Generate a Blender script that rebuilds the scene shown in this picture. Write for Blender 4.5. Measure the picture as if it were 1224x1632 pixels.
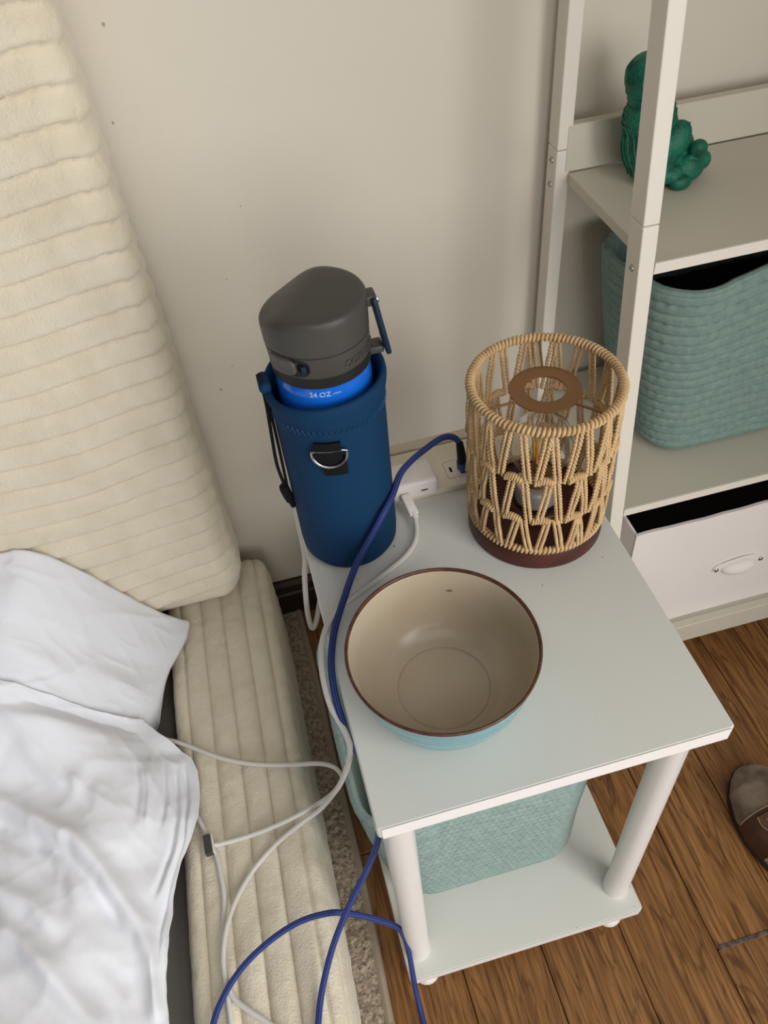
import bpy, bmesh, math, random
from math import sin, cos, pi, sqrt, atan2, hypot, exp, radians
from mathutils import Vector, Matrix, noise

for o in list(bpy.data.objects):
    bpy.data.objects.remove(o)
scene = bpy.context.scene
COL = scene.collection
random.seed(7)

# ---------------------------------------------------------------- camera
cam_data = bpy.data.cameras.new('camera')
cam = bpy.data.objects.new('camera', cam_data)
COL.objects.link(cam)
cam_data.sensor_fit = 'VERTICAL'
cam_data.sensor_height = 36.0
cam_data.lens = 1281.265 / 1632.0 * 36.0
cam_data.clip_start = 0.01
RX = Vector((0.9652, -0.2498, -0.0773))
RY = Vector((-0.2350, -0.6991, -0.6753))
RZ = Vector((0.1147, 0.6700, -0.7335))
m = Matrix.Identity(4)
for i in range(3):
    m[i][0] = RX[i]
    m[i][1] = -RY[i]
    m[i][2] = -RZ[i]
m = m.to_3x3()
m = m.to_quaternion().to_matrix().to_4x4()
m.translation = Vector((-0.0072, -0.2366, 1.0950))
cam.matrix_world = m
scene.camera = cam

# ---------------------------------------------------------------- world, light, exposure
def lin(r, g, b):
    f = lambda c: c / 12.92 if c <= 0.04045 else ((c + 0.055) / 1.055) ** 2.4
    return (f(r / 255.0), f(g / 255.0), f(b / 255.0), 1.0)

world = bpy.data.worlds.new('room_daylight')
scene.world = world
world.use_nodes = True
bg = world.node_tree.nodes['Background']
bg.inputs['Color'].default_value = (0.93, 0.95, 1.0, 1.0)
bg.inputs['Strength'].default_value = 0.12

def area_light(name, loc, target, sx, sy, power, color):
    ld = bpy.data.lights.new(name, 'AREA')
    ld.shape = 'RECTANGLE'
    ld.size = sx
    ld.size_y = sy
    ld.energy = power
    ld.color = color
    o = bpy.data.objects.new(name, ld)
    COL.objects.link(o)
    o.location = loc
    d = Vector(target) - Vector(loc)
    o.rotation_euler = d.to_track_quat('-Z', 'Y').to_euler()
    return o

area_light('right_window_daylight', (0.79, -1.18, 1.06), (-0.2, -1.18, 0.98), 1.3, 1.4, 33.0, (1.0, 0.975, 0.94))
area_light('front_fill', (0.28, -2.5, 1.22), (0.05, 0.3, 0.6), 1.7, 1.2, 24.0, (1.0, 0.98, 0.95))  # added frontal fill for the shaded fronts, no window known there
area_light('overhead_fill', (0.0, -1.2, 2.25), (0.0, -1.0, 0.0), 1.6, 1.2, 9.0, (1.0, 0.97, 0.92))  # added overhead fill lamp, stands for no known source

scene.view_settings.view_transform = 'Standard'
scene.view_settings.look = 'None'
scene.view_settings.gamma = 1.0
scene.view_settings.use_curve_mapping = False
scene.view_settings.exposure = 0.0

# ---------------------------------------------------------------- materials
def N(nt, t, **kw):
    n = nt.nodes.new(t)
    for k, v in kw.items():
        setattr(n, k, v)
    return n

def mat(name, col, rough=0.6, spec=0.5, metal=0.0, coat=0.0, sheen=0.0,
        var=None, bump=None, bump2=None, specks=None, trans=0.0, ior=1.45, sss=0.0):
    """var=(scale, colour2, sharp lo, hi); bump=(scale, strength, distance, detail); specks=(scale, lo, hi, colour)"""
    mt = bpy.data.materials.new(name)
    mt.use_nodes = True
    nt = mt.node_tree
    b = nt.nodes['Principled BSDF']
    b.inputs['Base Color'].default_value = col
    b.inputs['Roughness'].default_value = rough
    b.inputs['Specular IOR Level'].default_value = spec
    b.inputs['Metallic'].default_value = metal
    b.inputs['Coat Weight'].default_value = coat
    b.inputs['Sheen Weight'].default_value = sheen
    b.inputs['Transmission Weight'].default_value = trans
    b.inputs['IOR'].default_value = ior
    if sss:
        b.inputs['Subsurface Weight'].default_value = sss
        b.inputs['Subsurface Radius'].default_value = (0.01, 0.008, 0.006)
    tc = N(nt, 'ShaderNodeTexCoord')
    src = None
    if var:
        nz = N(nt, 'ShaderNodeTexNoise')
        nz.inputs['Scale'].default_value = var[0]
        nz.inputs['Detail'].default_value = 6
        nt.links.new(tc.outputs['Object'], nz.inputs['Vector'])
        rp = N(nt, 'ShaderNodeValToRGB')
        rp.color_ramp.elements[0].position = var[2]
        rp.color_ramp.elements[0].color = col
        rp.color_ramp.elements[1].position = var[3]
        rp.color_ramp.elements[1].color = var[1]
        nt.links.new(nz.outputs['Fac'], rp.inputs['Fac'])
        src = rp.outputs['Color']
        nt.links.new(src, b.inputs['Base Color'])
    if specks:
        nz = N(nt, 'ShaderNodeTexNoise')
        nz.inputs['Scale'].default_value = specks[0]
        nz.inputs['Detail'].default_value = 2
        nt.links.new(tc.outputs['Object'], nz.inputs['Vector'])
        mr = N(nt, 'ShaderNodeMapRange')
        mr.inputs['From Min'].default_value = specks[1]
        mr.inputs['From Max'].default_value = specks[2]
        nt.links.new(nz.outputs['Fac'], mr.inputs['Value'])
        mx = N(nt, 'ShaderNodeMix', data_type='RGBA')
        nt.links.new(mr.outputs['Result'], mx.inputs['Factor'])
        if src:
            nt.links.new(src, mx.inputs['A'])
        else:
            mx.inputs['A'].default_value = col
        mx.inputs['B'].default_value = specks[3]
        nt.links.new(mx.outputs['Result'], b.inputs['Base Color'])
    prev = None
    for bp in (bump, bump2):
        if bp:
            nz = N(nt, 'ShaderNodeTexNoise')
            nz.inputs['Scale'].default_value = bp[0]
            nz.inputs['Detail'].default_value = bp[3]
            nt.links.new(tc.outputs['Object'], nz.inputs['Vector'])
            bn = N(nt, 'ShaderNodeBump')
            bn.inputs['Strength'].default_value = bp[1]
            bn.inputs['Distance'].default_value = bp[2]
            nt.links.new(nz.outputs['Fac'], bn.inputs['Height'])
            if prev:
                nt.links.new(prev.outputs['Normal'], bn.inputs['Normal'])
            prev = bn
    if prev:
        nt.links.new(prev.outputs['Normal'], b.inputs['Normal'])
    return mt

def wood_mat():
    mt = bpy.data.materials.new('oak_floor')
    mt.use_nodes = True
    nt = mt.node_tree
    L = nt.links.new
    b = nt.nodes['Principled BSDF']
    tc = N(nt, 'ShaderNodeTexCoord')
    oi = N(nt, 'ShaderNodeObjectInfo')
    off = N(nt, 'ShaderNodeVectorMath', operation='SCALE')
    off.inputs[0].default_value = (31.0, 17.0, 5.0)
    L(oi.outputs['Random'], off.inputs['Scale'])
    add = N(nt, 'ShaderNodeVectorMath', operation='ADD')
    L(tc.outputs['Object'], add.inputs[0])
    L(off.outputs[0], add.inputs[1])
    mp = N(nt, 'ShaderNodeMapping')
    mp.inputs['Scale'].default_value = (1.0, 0.10, 1.0)
    L(add.outputs[0], mp.inputs['Vector'])
    big = N(nt, 'ShaderNodeTexNoise')
    big.inputs['Scale'].default_value = 16.0
    big.inputs['Detail'].default_value = 5
    big.inputs['Distortion'].default_value = 1.2
    L(mp.outputs[0], big.inputs['Vector'])
    # cathedral grain: rings of a distorted field
    mul = N(nt, 'ShaderNodeMath', operation='MULTIPLY')
    mul.inputs[1].default_value = 16.0
    L(big.outputs['Fac'], mul.inputs[0])
    fr = N(nt, 'ShaderNodeMath', operation='PINGPONG')
    fr.inputs[1].default_value = 0.5
    L(mul.outputs[0], fr.inputs[0])
    rp1 = N(nt, 'ShaderNodeValToRGB')
    rp1.color_ramp.elements[0].position = 0.0
    rp1.color_ramp.elements[0].color = (1, 1, 1, 1)
    rp1.color_ramp.elements[1].position = 0.16
    rp1.color_ramp.elements[1].color = (0, 0, 0, 1)
    L(fr.outputs[0], rp1.inputs['Fac'])
    mp2 = N(nt, 'ShaderNodeMapping')
    mp2.inputs['Scale'].default_value = (1.0, 0.05, 1.0)
    L(add.outputs[0], mp2.inputs['Vector'])
    fine = N(nt, 'ShaderNodeTexNoise')
    fine.inputs['Scale'].default_value = 260.0
    fine.inputs['Detail'].default_value = 4
    L(mp2.outputs[0], fine.inputs['Vector'])
    base = N(nt, 'ShaderNodeValToRGB')
    base.color_ramp.elements[0].position = 0.32
    base.color_ramp.elements[0].color = lin(108, 72, 38)
    base.color_ramp.elements[1].position = 0.68
    base.color_ramp.elements[1].color = lin(162, 116, 70)
    L(fine.outputs['Fac'], base.inputs['Fac'])
    mx = N(nt, 'ShaderNodeMix', data_type='RGBA')
    mf = N(nt, 'ShaderNodeMath', operation='MULTIPLY')
    mf.inputs[1].default_value = 0.62
    L(rp1.outputs['Color'], mf.inputs[0])
    L(mf.outputs[0], mx.inputs['Factor'])
    L(base.outputs['Color'], mx.inputs['A'])
    mx.inputs['B'].default_value = lin(70, 40, 20)
    hs = N(nt, 'ShaderNodeHueSaturation')
    mrr = N(nt, 'ShaderNodeMapRange')
    mrr.inputs['To Min'].default_value = 0.82
    mrr.inputs['To Max'].default_value = 1.12
    L(oi.outputs['Random'], mrr.inputs['Value'])
    L(mrr.outputs[0], hs.inputs['Value'])
    L(mx.outputs['Result'], hs.inputs['Color'])
    L(hs.outputs['Color'], b.inputs['Base Color'])
    b.inputs['Roughness'].default_value = 0.42
    b.inputs['Specular IOR Level'].default_value = 0.35
    bn = N(nt, 'ShaderNodeBump')
    bn.inputs['Strength'].default_value = 0.25
    bn.inputs['Distance'].default_value = 0.001
    L(fine.outputs['Fac'], bn.inputs['Height'])
    L(bn.outputs['Normal'], b.inputs['Normal'])
    return mt

def braid_mat(name, c1, c2, rough, su, sv, strength):
    """woven sleeve: small diamonds that follow the cord's own UV"""
    mt = bpy.data.materials.new(name)
    mt.use_nodes = True
    nt = mt.node_tree
    L = nt.links.new
    b = nt.nodes['Principled BSDF']
    b.inputs['Roughness'].default_value = rough
    tc = N(nt, 'ShaderNodeTexCoord')
    sp = N(nt, 'ShaderNodeSeparateXYZ')
    L(tc.outputs['UV'], sp.inputs[0])
    a = N(nt, 'ShaderNodeMath', operation='MULTIPLY'); a.inputs[1].default_value = su
    c = N(nt, 'ShaderNodeMath', operation='MULTIPLY'); c.inputs[1].default_value = sv
    L(sp.outputs['X'], a.inputs[0]); L(sp.outputs['Y'], c.inputs[0])
    s1 = N(nt, 'ShaderNodeMath', operation='ADD'); s2 = N(nt, 'ShaderNodeMath', operation='SUBTRACT')
    for s in (s1, s2):
        L(a.outputs[0], s.inputs[0]); L(c.outputs[0], s.inputs[1])
    w = []
    for s in (s1, s2):
        q = N(nt, 'ShaderNodeMath', operation='SINE')
        L(s.outputs[0], q.inputs[0]); w.append(q)
    pr = N(nt, 'ShaderNodeMath', operation='MULTIPLY')
    L(w[0].outputs[0], pr.inputs[0]); L(w[1].outputs[0], pr.inputs[1])
    rp = N(nt, 'ShaderNodeMapRange')
    rp.inputs['From Min'].default_value = -0.2
    rp.inputs['From Max'].default_value = 0.9
    L(pr.outputs[0], rp.inputs['Value'])
    mx = N(nt, 'ShaderNodeMix', data_type='RGBA')
    L(rp.outputs[0], mx.inputs['Factor'])
    mx.inputs['A'].default_value = c1
    mx.inputs['B'].default_value = c2
    L(mx.outputs['Result'], b.inputs['Base Color'])
    bn = N(nt, 'ShaderNodeBump')
    bn.inputs['Strength'].default_value = strength
    bn.inputs['Distance'].default_value = 0.0006
    L(rp.outputs[0], bn.inputs['Height'])
    L(bn.outputs['Normal'], b.inputs['Normal'])
    return mt

def glaze_mat(name, c1, c2, c3):
    """hand-banded glaze: thin horizontal brush rings"""
    mt = bpy.data.materials.new(name)
    mt.use_nodes = True
    nt = mt.node_tree
    L = nt.links.new
    b = nt.nodes['Principled BSDF']
    b.inputs['Roughness'].default_value = 0.18
    b.inputs['Coat Weight'].default_value = 0.3
    tc = N(nt, 'ShaderNodeTexCoord')
    mp = N(nt, 'ShaderNodeMapping')
    mp.inputs['Scale'].default_value = (6.0, 6.0, 150.0)
    L(tc.outputs['Object'], mp.inputs['Vector'])
    nz = N(nt, 'ShaderNodeTexNoise')
    nz.inputs['Scale'].default_value = 1.0
    nz.inputs['Detail'].default_value = 3
    L(mp.outputs[0], nz.inputs['Vector'])
    rp = N(nt, 'ShaderNodeValToRGB')
    rp.color_ramp.elements[0].position = 0.32
    rp.color_ramp.elements[0].color = c1
    rp.color_ramp.elements[1].position = 0.62
    rp.color_ramp.elements[1].color = c2
    e = rp.color_ramp.elements.new(0.75)
    e.color = c3
    L(nz.outputs['Fac'], rp.inputs['Fac'])
    L(rp.outputs['Color'], b.inputs['Base Color'])
    return mt

M = {}
M['wall'] = mat('painted_plaster', lin(217, 210, 196), 0.85, 0.2, bump=(24, 0.3, 0.004, 5), bump2=(160, 0.1, 0.001, 3),
                specks=(75, 0.775, 0.79, lin(130, 122, 112)))
M['wood'] = wood_mat()
M['gap'] = mat('dark_joint', lin(36, 22, 12), 0.9, 0.1)
M['greyjoint'] = mat('worn_grey_joint', lin(108, 98, 92), 0.6, 0.3, var=(90, lin(70, 60, 54), 0.4, 0.6))
M['darkwood'] = mat('dark_baseboard', lin(58, 40, 30), 0.45, 0.4, var=(30, lin(38, 26, 20), 0.35, 0.7))
M['white'] = mat('white_melamine', lin(218, 219, 213), 0.38, 0.4, bump=(60, 0.02, 0.001, 2),
                 specks=(120, 0.765, 0.785, lin(120, 108, 98)))
M['edge'] = mat('white_edge_banding', lin(232, 229, 228), 0.4, 0.4)
M['plastic'] = mat('white_leg_plastic', lin(226, 224, 222), 0.28, 0.5)
M['shelfwhite'] = mat('white_laminate', lin(205, 199, 184), 0.45, 0.35)
M['metalwhite'] = mat('white_painted_steel', lin(232, 226, 215), 0.42, 0.4)
M['steel'] = mat('steel', lin(175, 178, 180), 0.22, 0.5, metal=1.0)
M['darkhole'] = mat('dark_recess', lin(12, 12, 14), 0.7, 0.2)
M['plush'] = mat('cream_plush', lin(226, 217, 197), 0.95, 0.1, sheen=0.3,
                 var=(30, lin(218, 208, 186), 0.35, 0.7), bump=(420, 0.5, 0.002, 3), bump2=(90, 0.12, 0.003, 3))
M['cotton'] = mat('white_cotton', lin(233, 235, 242), 0.85, 0.15, sheen=0.1, bump=(34, 0.16, 0.006, 5), bump2=(120, 0.14, 0.0015, 3))
M['sheet'] = mat('grey_sheet', lin(140, 136, 130), 0.9, 0.1, bump=(40, 0.4, 0.004, 4))
M['rug'] = mat('taupe_loop_pile', lin(178, 164, 146), 0.95, 0.1, var=(190, lin(136, 121, 106), 0.42, 0.62), bump=(300, 0.8, 0.003, 2))
M['rughem'] = mat('taupe_rug_binding', lin(160, 147, 130), 0.9, 0.1, bump=(400, 0.4, 0.001, 2))
M['sleeve'] = mat('navy_neoprene', lin(13, 52, 86), 0.78, 0.2, sheen=0.0, bump=(900, 0.1, 0.0004, 2))
M['stitch'] = mat('navy_thread', lin(40, 80, 118), 0.8, 0.2)
M['lid'] = mat('charcoal_lid', lin(70, 68, 64), 0.42, 0.35)
M['lidbtn'] = mat('charcoal_button', lin(82, 80, 76), 0.4, 0.35)
M['collar'] = mat('black_collar', lin(32, 32, 32), 0.5, 0.3)
M['tritan'] = mat('blue_bottle_plastic', lin(22, 100, 205), 0.12, 0.5, coat=0.3)
M['print'] = mat('pale_print', lin(165, 200, 235), 0.5, 0.3)
M['navy'] = mat('navy_plastic', lin(20, 38, 66), 0.42, 0.4)
M['black'] = mat('black_webbing', lin(14, 14, 15), 0.8, 0.25, bump=(700, 0.6, 0.001, 2))
M['rivet'] = mat('rivet_metal', lin(160, 155, 145), 0.3, 0.5, metal=0.9)
M['rope'] = mat('tan_paper_rope', lin(212, 182, 140), 0.75, 0.25, var=(70, lin(194, 160, 114), 0.35, 0.7), bump=(500, 0.3, 0.0006, 2))
M['bronze'] = mat('bronze_metal', lin(138, 100, 64), 0.42, 0.5, metal=0.35)
M['redwood'] = mat('red_brown_stained_wood', lin(78, 38, 30), 0.38, 0.4, var=(26, lin(58, 26, 21), 0.35, 0.7))
M['glass'] = mat('clear_bulb_glass', (1, 1, 1, 1), 0.02, 0.5, trans=1.0, ior=1.2)
M['filament'] = mat('amber_filament', lin(226, 168, 60), 0.5, 0.3)
M['brushed'] = mat('brushed_collar', lin(205, 203, 200), 0.3, 0.5, metal=0.55)
M['bowlin'] = mat('cream_glaze', lin(184, 172, 152), 0.24, 0.4, coat=0.0, var=(14, lin(176, 160, 136), 0.35, 0.75))
M['bowlout'] = glaze_mat('turquoise_glaze', lin(88, 140, 150), lin(122, 168, 175), lin(70, 118, 130))
M['bowlrim'] = mat('brown_rim_glaze', lin(92, 58, 42), 0.35, 0.4, var=(160, lin(64, 38, 28), 0.4, 0.65))
M['teal'] = mat('teal_cotton_rope', lin(150, 170, 166), 0.9, 0.15, sheen=0.0, var=(120, lin(132, 153, 150), 0.35, 0.7), bump=(520, 0.35, 0.001, 3))
M['teal2'] = mat('dusty_teal_cotton_rope', lin(132, 154, 148), 0.9, 0.15, sheen=0.0, var=(120, lin(116, 139, 134), 0.35, 0.7), bump=(520, 0.35, 0.001, 3))
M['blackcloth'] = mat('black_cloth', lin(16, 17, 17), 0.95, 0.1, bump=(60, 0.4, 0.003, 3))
M['boxwhite'] = mat('white_fabric_box', lin(234, 228, 225), 0.7, 0.25, bump=(30, 0.12, 0.004, 3))
M['boxgrey'] = mat('black_box_lining', lin(30, 27, 24), 0.85, 0.2, bump=(40, 0.2, 0.003, 3))
M['beige'] = mat('cream_plastic', lin(224, 215, 198), 0.42, 0.4)
M['ivory'] = mat('ivory_plastic', lin(206, 196, 178), 0.45, 0.35)
M['chargerwhite'] = mat('white_charger_plastic', lin(230, 223, 218), 0.3, 0.45)
M['cordwhite'] = mat('white_cord_rubber', lin(214, 211, 207), 0.45, 0.35)
M['bluebraid'] = braid_mat('blue_braid', lin(8, 20, 84), lin(66, 100, 190), 0.55, 3000.0, 25.2, 0.6)
M['blueplug'] = mat('blue_plug', lin(36, 74, 146), 0.4, 0.4)
M['blackplug'] = mat('black_plug', lin(18, 17, 17), 0.5, 0.3)
M['greymetal'] = mat('dark_grey_metal', lin(74, 76, 76), 0.4, 0.4, metal=0.4)
M['jade'] = mat('green_carved_stone', lin(24, 112, 88), 0.5, 0.4, var=(60, lin(10, 74, 58), 0.38, 0.66), bump=(110, 0.7, 0.003, 4))
M['suede'] = mat('grey_brown_suede', lin(156, 140, 124), 0.85, 0.15, sheen=0.2, var=(34, lin(108, 93, 81), 0.38, 0.66), bump=(160, 0.35, 0.001, 3))
M['leather'] = mat('dark_brown_leather', lin(88, 62, 48), 0.6, 0.3, var=(30, lin(66, 45, 34), 0.4, 0.7), bump=(200, 0.3, 0.001, 3))
M['strapleather'] = mat('mid_brown_leather', lin(112, 84, 66), 0.6, 0.3, var=(30, lin(86, 62, 48), 0.4, 0.7), bump=(200, 0.3, 0.001, 3))
M['tanstitch'] = mat('tan_stitching', lin(160, 140, 118), 0.8, 0.2)
M['scuff'] = mat('wall_scuff', lin(172, 164, 151), 0.9, 0.1)
M['glazemark'] = mat('glaze_mark', lin(120, 108, 92), 0.4, 0.3)
M['sole'] = mat('dark_sole', lin(58, 48, 42), 0.8, 0.2)

# ---------------------------------------------------------------- mesh builders
class MB:
    def __init__(s):
        s.v = []; s.f = []; s.uv = []
    def add(s, v, f, uv=None):
        n = len(s.v)
        s.v += [tuple(p) for p in v]
        s.f += [tuple(i + n for i in q) for q in f]
        s.uv += uv if uv else [None] * len(f)
        return s

def cat(pts, n):
    """Catmull-Rom through pts, n samples per span"""
    P = [Vector(p) for p in pts]
    P = [P[0] * 2 - P[1]] + P + [P[-1] * 2 - P[-2]]
    out = []
    for i in range(1, len(P) - 2):
        a, b, c, d = P[i - 1], P[i], P[i + 1], P[i + 2]
        for k in range(n):
            t = k / n
            out.append(0.5 * ((2 * b) + (c - a) * t + (2 * a - 5 * b + 4 * c - d) * t * t + (3 * b - a - 3 * c + d) * t ** 3))
    out.append(P[-2])
    return out

def tube(mb, path, r, sides=8, closed=False, cap=True, rad=None):
    P = [Vector(p) for p in path]
    n = len(P)
    T = []
    for i in range(n):
        if closed:
            t = P[(i + 1) % n] - P[i - 1]
        else:
            t = P[min(i + 1, n - 1)] - P[max(i - 1, 0)]
        T.append(t.normalized() if t.length > 1e-9 else Vector((0, 0, 1)))
    up = Vector((0, 0, 1)) if abs(T[0].z) < 0.9 else Vector((1, 0, 0))
    nrm = (up - T[0] * up.dot(T[0])).normalized()
    v = []; f = []; uv = []
    length = 0.0
    Ls = []
    for i in range(n):
        if i:
            length += (P[i] - P[i - 1]).length
            nrm = nrm - T[i] * nrm.dot(T[i])
            nrm = nrm.normalized() if nrm.length > 1e-9 else Vector((1, 0, 0))
        Ls.append(length)
        bn = T[i].cross(nrm)
        rr = rad(i / (n - 1)) if rad else r
        for k in range(sides):
            a = 2 * pi * k / sides
            v.append(P[i] + nrm * cos(a) * rr + bn * sin(a) * rr)
    m_ = n if closed else n - 1
    for i in range(m_):
        j = (i + 1) % n
        for k in range(sides):
            k2 = (k + 1) % sides
            f.append((i * sides + k, i * sides + k2, j * sides + k2, j * sides + k))
            l2 = Ls[j] if j else length + (P[0] - P[-1]).length
            uv.append([(Ls[i], k / sides), (Ls[i], (k + 1) / sides), (l2, (k + 1) / sides), (l2, k / sides)])
    if cap and not closed:
        f.append(tuple(range(sides - 1, -1, -1))); uv.append(None)
        f.append(tuple((n - 1) * sides + k for k in range(sides))); uv.append(None)
    mb.add(v, f, uv)
    return mb

def lathe(mb, prof, c=(0, 0, 0), seg=64, fn=None):
    """prof: list of (r, z) from bottom to top, outward winding; fn(angle, r, z)->(r, z)"""
    v = []; f = []
    rows = []
    for (r, z) in prof:
        if r < 1e-6 and fn is None:
            rows.append([len(v)]); v.append((c[0], c[1], c[2] + z))
        else:
            row = []
            for k in range(seg):
                a = 2 * pi * k / seg
                rr, zz = fn(a, r, z) if fn else (r, z)
                row.append(len(v)); v.append((c[0] + rr * cos(a), c[1] + rr * sin(a), c[2] + zz))
            rows.append(row)
    for i in range(len(rows) - 1):
        A, B = rows[i], rows[i + 1]
        for k in range(seg):
            k2 = (k + 1) % seg
            if len(A) == 1 and len(B) > 1:
                f.append((A[0], B[k2], B[k]))
            elif len(B) == 1 and len(A) > 1:
                f.append((A[k], A[k2], B[0]))
            elif len(A) > 1:
                f.append((A[k], A[k2], B[k2], B[k]))
    mb.add(v, f)
    return mb

def box(mb, x0, x1, y0, y1, z0, z1, bev=0.0, seg=2, mtx=None):
    bm = bmesh.new()
    bmesh.ops.create_cube(bm, size=1.0)
    for w in bm.verts:
        w.co = Vector(((x0 + x1) / 2 + w.co.x * (x1 - x0), (y0 + y1) / 2 + w.co.y * (y1 - y0), (z0 + z1) / 2 + w.co.z * (z1 - z0)))
    if bev > 0:
        bmesh.ops.bevel(bm, geom=bm.edges[:], offset=bev, segments=seg, profile=0.5, affect='EDGES')
    if mtx:
        bmesh.ops.transform(bm, matrix=mtx, verts=bm.verts[:])
    bm.verts.index_update()
    mb.add([w.co[:] for w in bm.verts], [tuple(w.index for w in q.verts) for q in bm.faces])
    bm.free()
    return mb

def rounded_slab(mb, x0, x1, y0, y1, z0, z1, rad, bev=0.0012, seg=6):
    """board with rounded vertical corners and a fine edge bevel"""
    pts = []
    for (px, py, a0) in ((x1 - rad, y1 - rad, 0), (x0 + rad, y1 - rad, pi / 2), (x0 + rad, y0 + rad, pi), (x1 - rad, y0 + rad, 1.5 * pi)):
        for k in range(seg + 1):
            a = a0 + pi / 2 * k / seg
            pts.append((px + rad * cos(a), py + rad * sin(a), cos(a), sin(a)))
    n = len(pts)
    v = []; f = []
    for (z, ins) in ((z0, bev), (z0 + bev, 0), (z1 - bev, 0), (z1, bev)):
        for (x, y, nx, ny) in pts:
            v.append((x - nx * ins, y - ny * ins, z))
    for i in range(3):
        for k in range(n):
            f.append((i * n + k, i * n + (k + 1) % n, (i + 1) * n + (k + 1) % n, (i + 1) * n + k))
    f.append(tuple(range(n - 1, -1, -1)))
    f.append(tuple(3 * n + k for k in range(n)))
    mb.add(v, f)
    return mb

def grid(mb, nu, nv, fn, closed_u=False):
    v = [fn(i / (nu if closed_u else nu - 1), j / (nv - 1)) for j in range(nv) for i in range(nu)]
    f = []
    for j in range(nv - 1):
        for i in range(nu if closed_u else nu - 1):
            i2 = (i + 1) % nu
            f.append((j * nu + i, j * nu + i2, (j + 1) * nu + i2, (j + 1) * nu + i))
    mb.add(v, f)
    return mb

ORG = {}
def obj(name, mb, material, parent=None, org=None, smooth=True, angle=40):
    o0 = Vector(ORG[parent.name]) if parent else (Vector(org) if org else Vector((0, 0, 0)))
    me = bpy.data.meshes.new(name)
    me.from_pydata([tuple(Vector(p) - o0) for p in mb.v], [], mb.f)
    if any(u for u in mb.uv):
        uvl = me.uv_layers.new(name='uv')
        for p, u in zip(me.polygons, mb.uv):
            if u:
                for li, q in zip(p.loop_indices, u):
                    uvl.data[li].uv = q
    me.materials.append(M[material] if isinstance(material, str) else material)
    o = bpy.data.objects.new(name, me)
    COL.objects.link(o)
    if smooth:
        me.polygons.foreach_set('use_smooth', [True] * len(me.polygons))
        try:
            me.set_sharp_from_angle(angle=radians(angle))
        except Exception:
            pass
    if parent:
        o.parent = parent
        ORG[o.name] = tuple(o0)
    else:
        o.location = o0
        ORG[o.name] = tuple(o0)
    me.update()
    return o

def tag(o, label=None, category=None, group=None, kind=None):
    if label: o['label'] = label
    if category: o['category'] = category
    if group: o['group'] = group
    if kind: o['kind'] = kind
    return o

def thing(name, label, category, loc, group=None):
    o = bpy.data.objects.new(name, None)
    o.empty_display_size = 0.03
    COL.objects.link(o)
    o.location = loc
    ORG[o.name] = tuple(loc)
    return tag(o, label, category, group)

def smoothstep(a, b, x):
    t = max(0.0, min(1.0, (x - a) / (b - a)))
    return t * t * (3 - 2 * t)

def interp(tab, x):
    if x <= tab[0][0]:
        return tab[0][1]
    for (a, b) in zip(tab, tab[1:]):
        if x <= b[0]:
            t = (x - a[0]) / (b[0] - a[0])
            return a[1] + (b[1] - a[1]) * t
    return tab[-1][1]

def fbm(p, s, o=3):
    v = 0.0; a = 1.0
    q = Vector(p) * s
    for _ in range(o):
        v += a * noise.noise(q); q *= 2.1; a *= 0.5
    return v

T = 0.495          # table top height
TW, TD = 0.2934, 0.405
ZS = 0.0365        # top of the table's lower shelf

# ================================================================ SETTING
floor = obj('floor', box(MB(), -1.9, 1.9, -1.6, 0.62, -0.03, -0.0035), 'gap', smooth=False)
tag(floor, kind='structure')
SEAM0, PW = 0.0658, 0.1003
def plank(x0, x1, y0, y1):
    mb = box(MB(), x0 + 0.0006, x1 - 0.0006, y0 + 0.0006, y1 - 0.0006, -0.012, 0.0, 0.0009, 1)
    o = obj('plank', mb, 'wood', parent=floor, smooth=False)
    c = Vector(((x0 + x1) / 2, (y0 + y1) / 2, 0))
    me = o.data
    for w in me.vertices:
        w.co -= c
    o.location = c
for k in range(-5, 12):
    x0 = SEAM0 + PW * k
    joints = {-1: [0.1706], 3: [-0.057]}.get(k, [-0.72 + 0.37 * ((k * 5) % 4) - 0.15] if k % 2 else [-0.55])
    ys = [-1.5] + joints + [0.6]
    for a, b in zip(ys, ys[1:]):
        plank(x0, x0 + PW, a, b)
obj('grey_joint_strip', box(MB(), SEAM0 + 3 * PW + 0.002, SEAM0 + 4 * PW - 0.001, -0.0585, -0.0535, -0.004, 0.0011, 0.0005, 1), 'greyjoint', parent=floor, smooth=False)

wall = obj('wall_back', box(MB(), -1.9, 1.9, 0.60, 0.72, 0.0, 2.3), 'wall', smooth=False)
tag(wall, kind='structure')
wr_ = obj('wall_right', box(MB(), 0.81, 0.93, -0.55, 0.60, 0.0, 2.3), 'wall', smooth=False)
tag(wr_, kind='structure')
mb = MB()
prof = [(0.0, 0.0), (-0.014, 0.0), (-0.014, 0.052), (-0.011, 0.056), (-0.011, 0.060), (-0.013, 0.063), (-0.011, 0.072), (-0.005, 0.078), (0.0, 0.078)]
v = []
for x in (-1.9, 1.9):
    v += [(x, 0.60 + p[0], p[1]) for p in prof]
n = len(prof)
mb.add(v, [(i, i + 1, n + i + 1, n + i) for i in range(n - 1)] + [tuple(range(n)), tuple(range(2 * n - 1, n - 1, -1))])
bb = obj('baseboard_back', mb, 'darkwood', smooth=False)
tag(bb, kind='structure')

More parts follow.
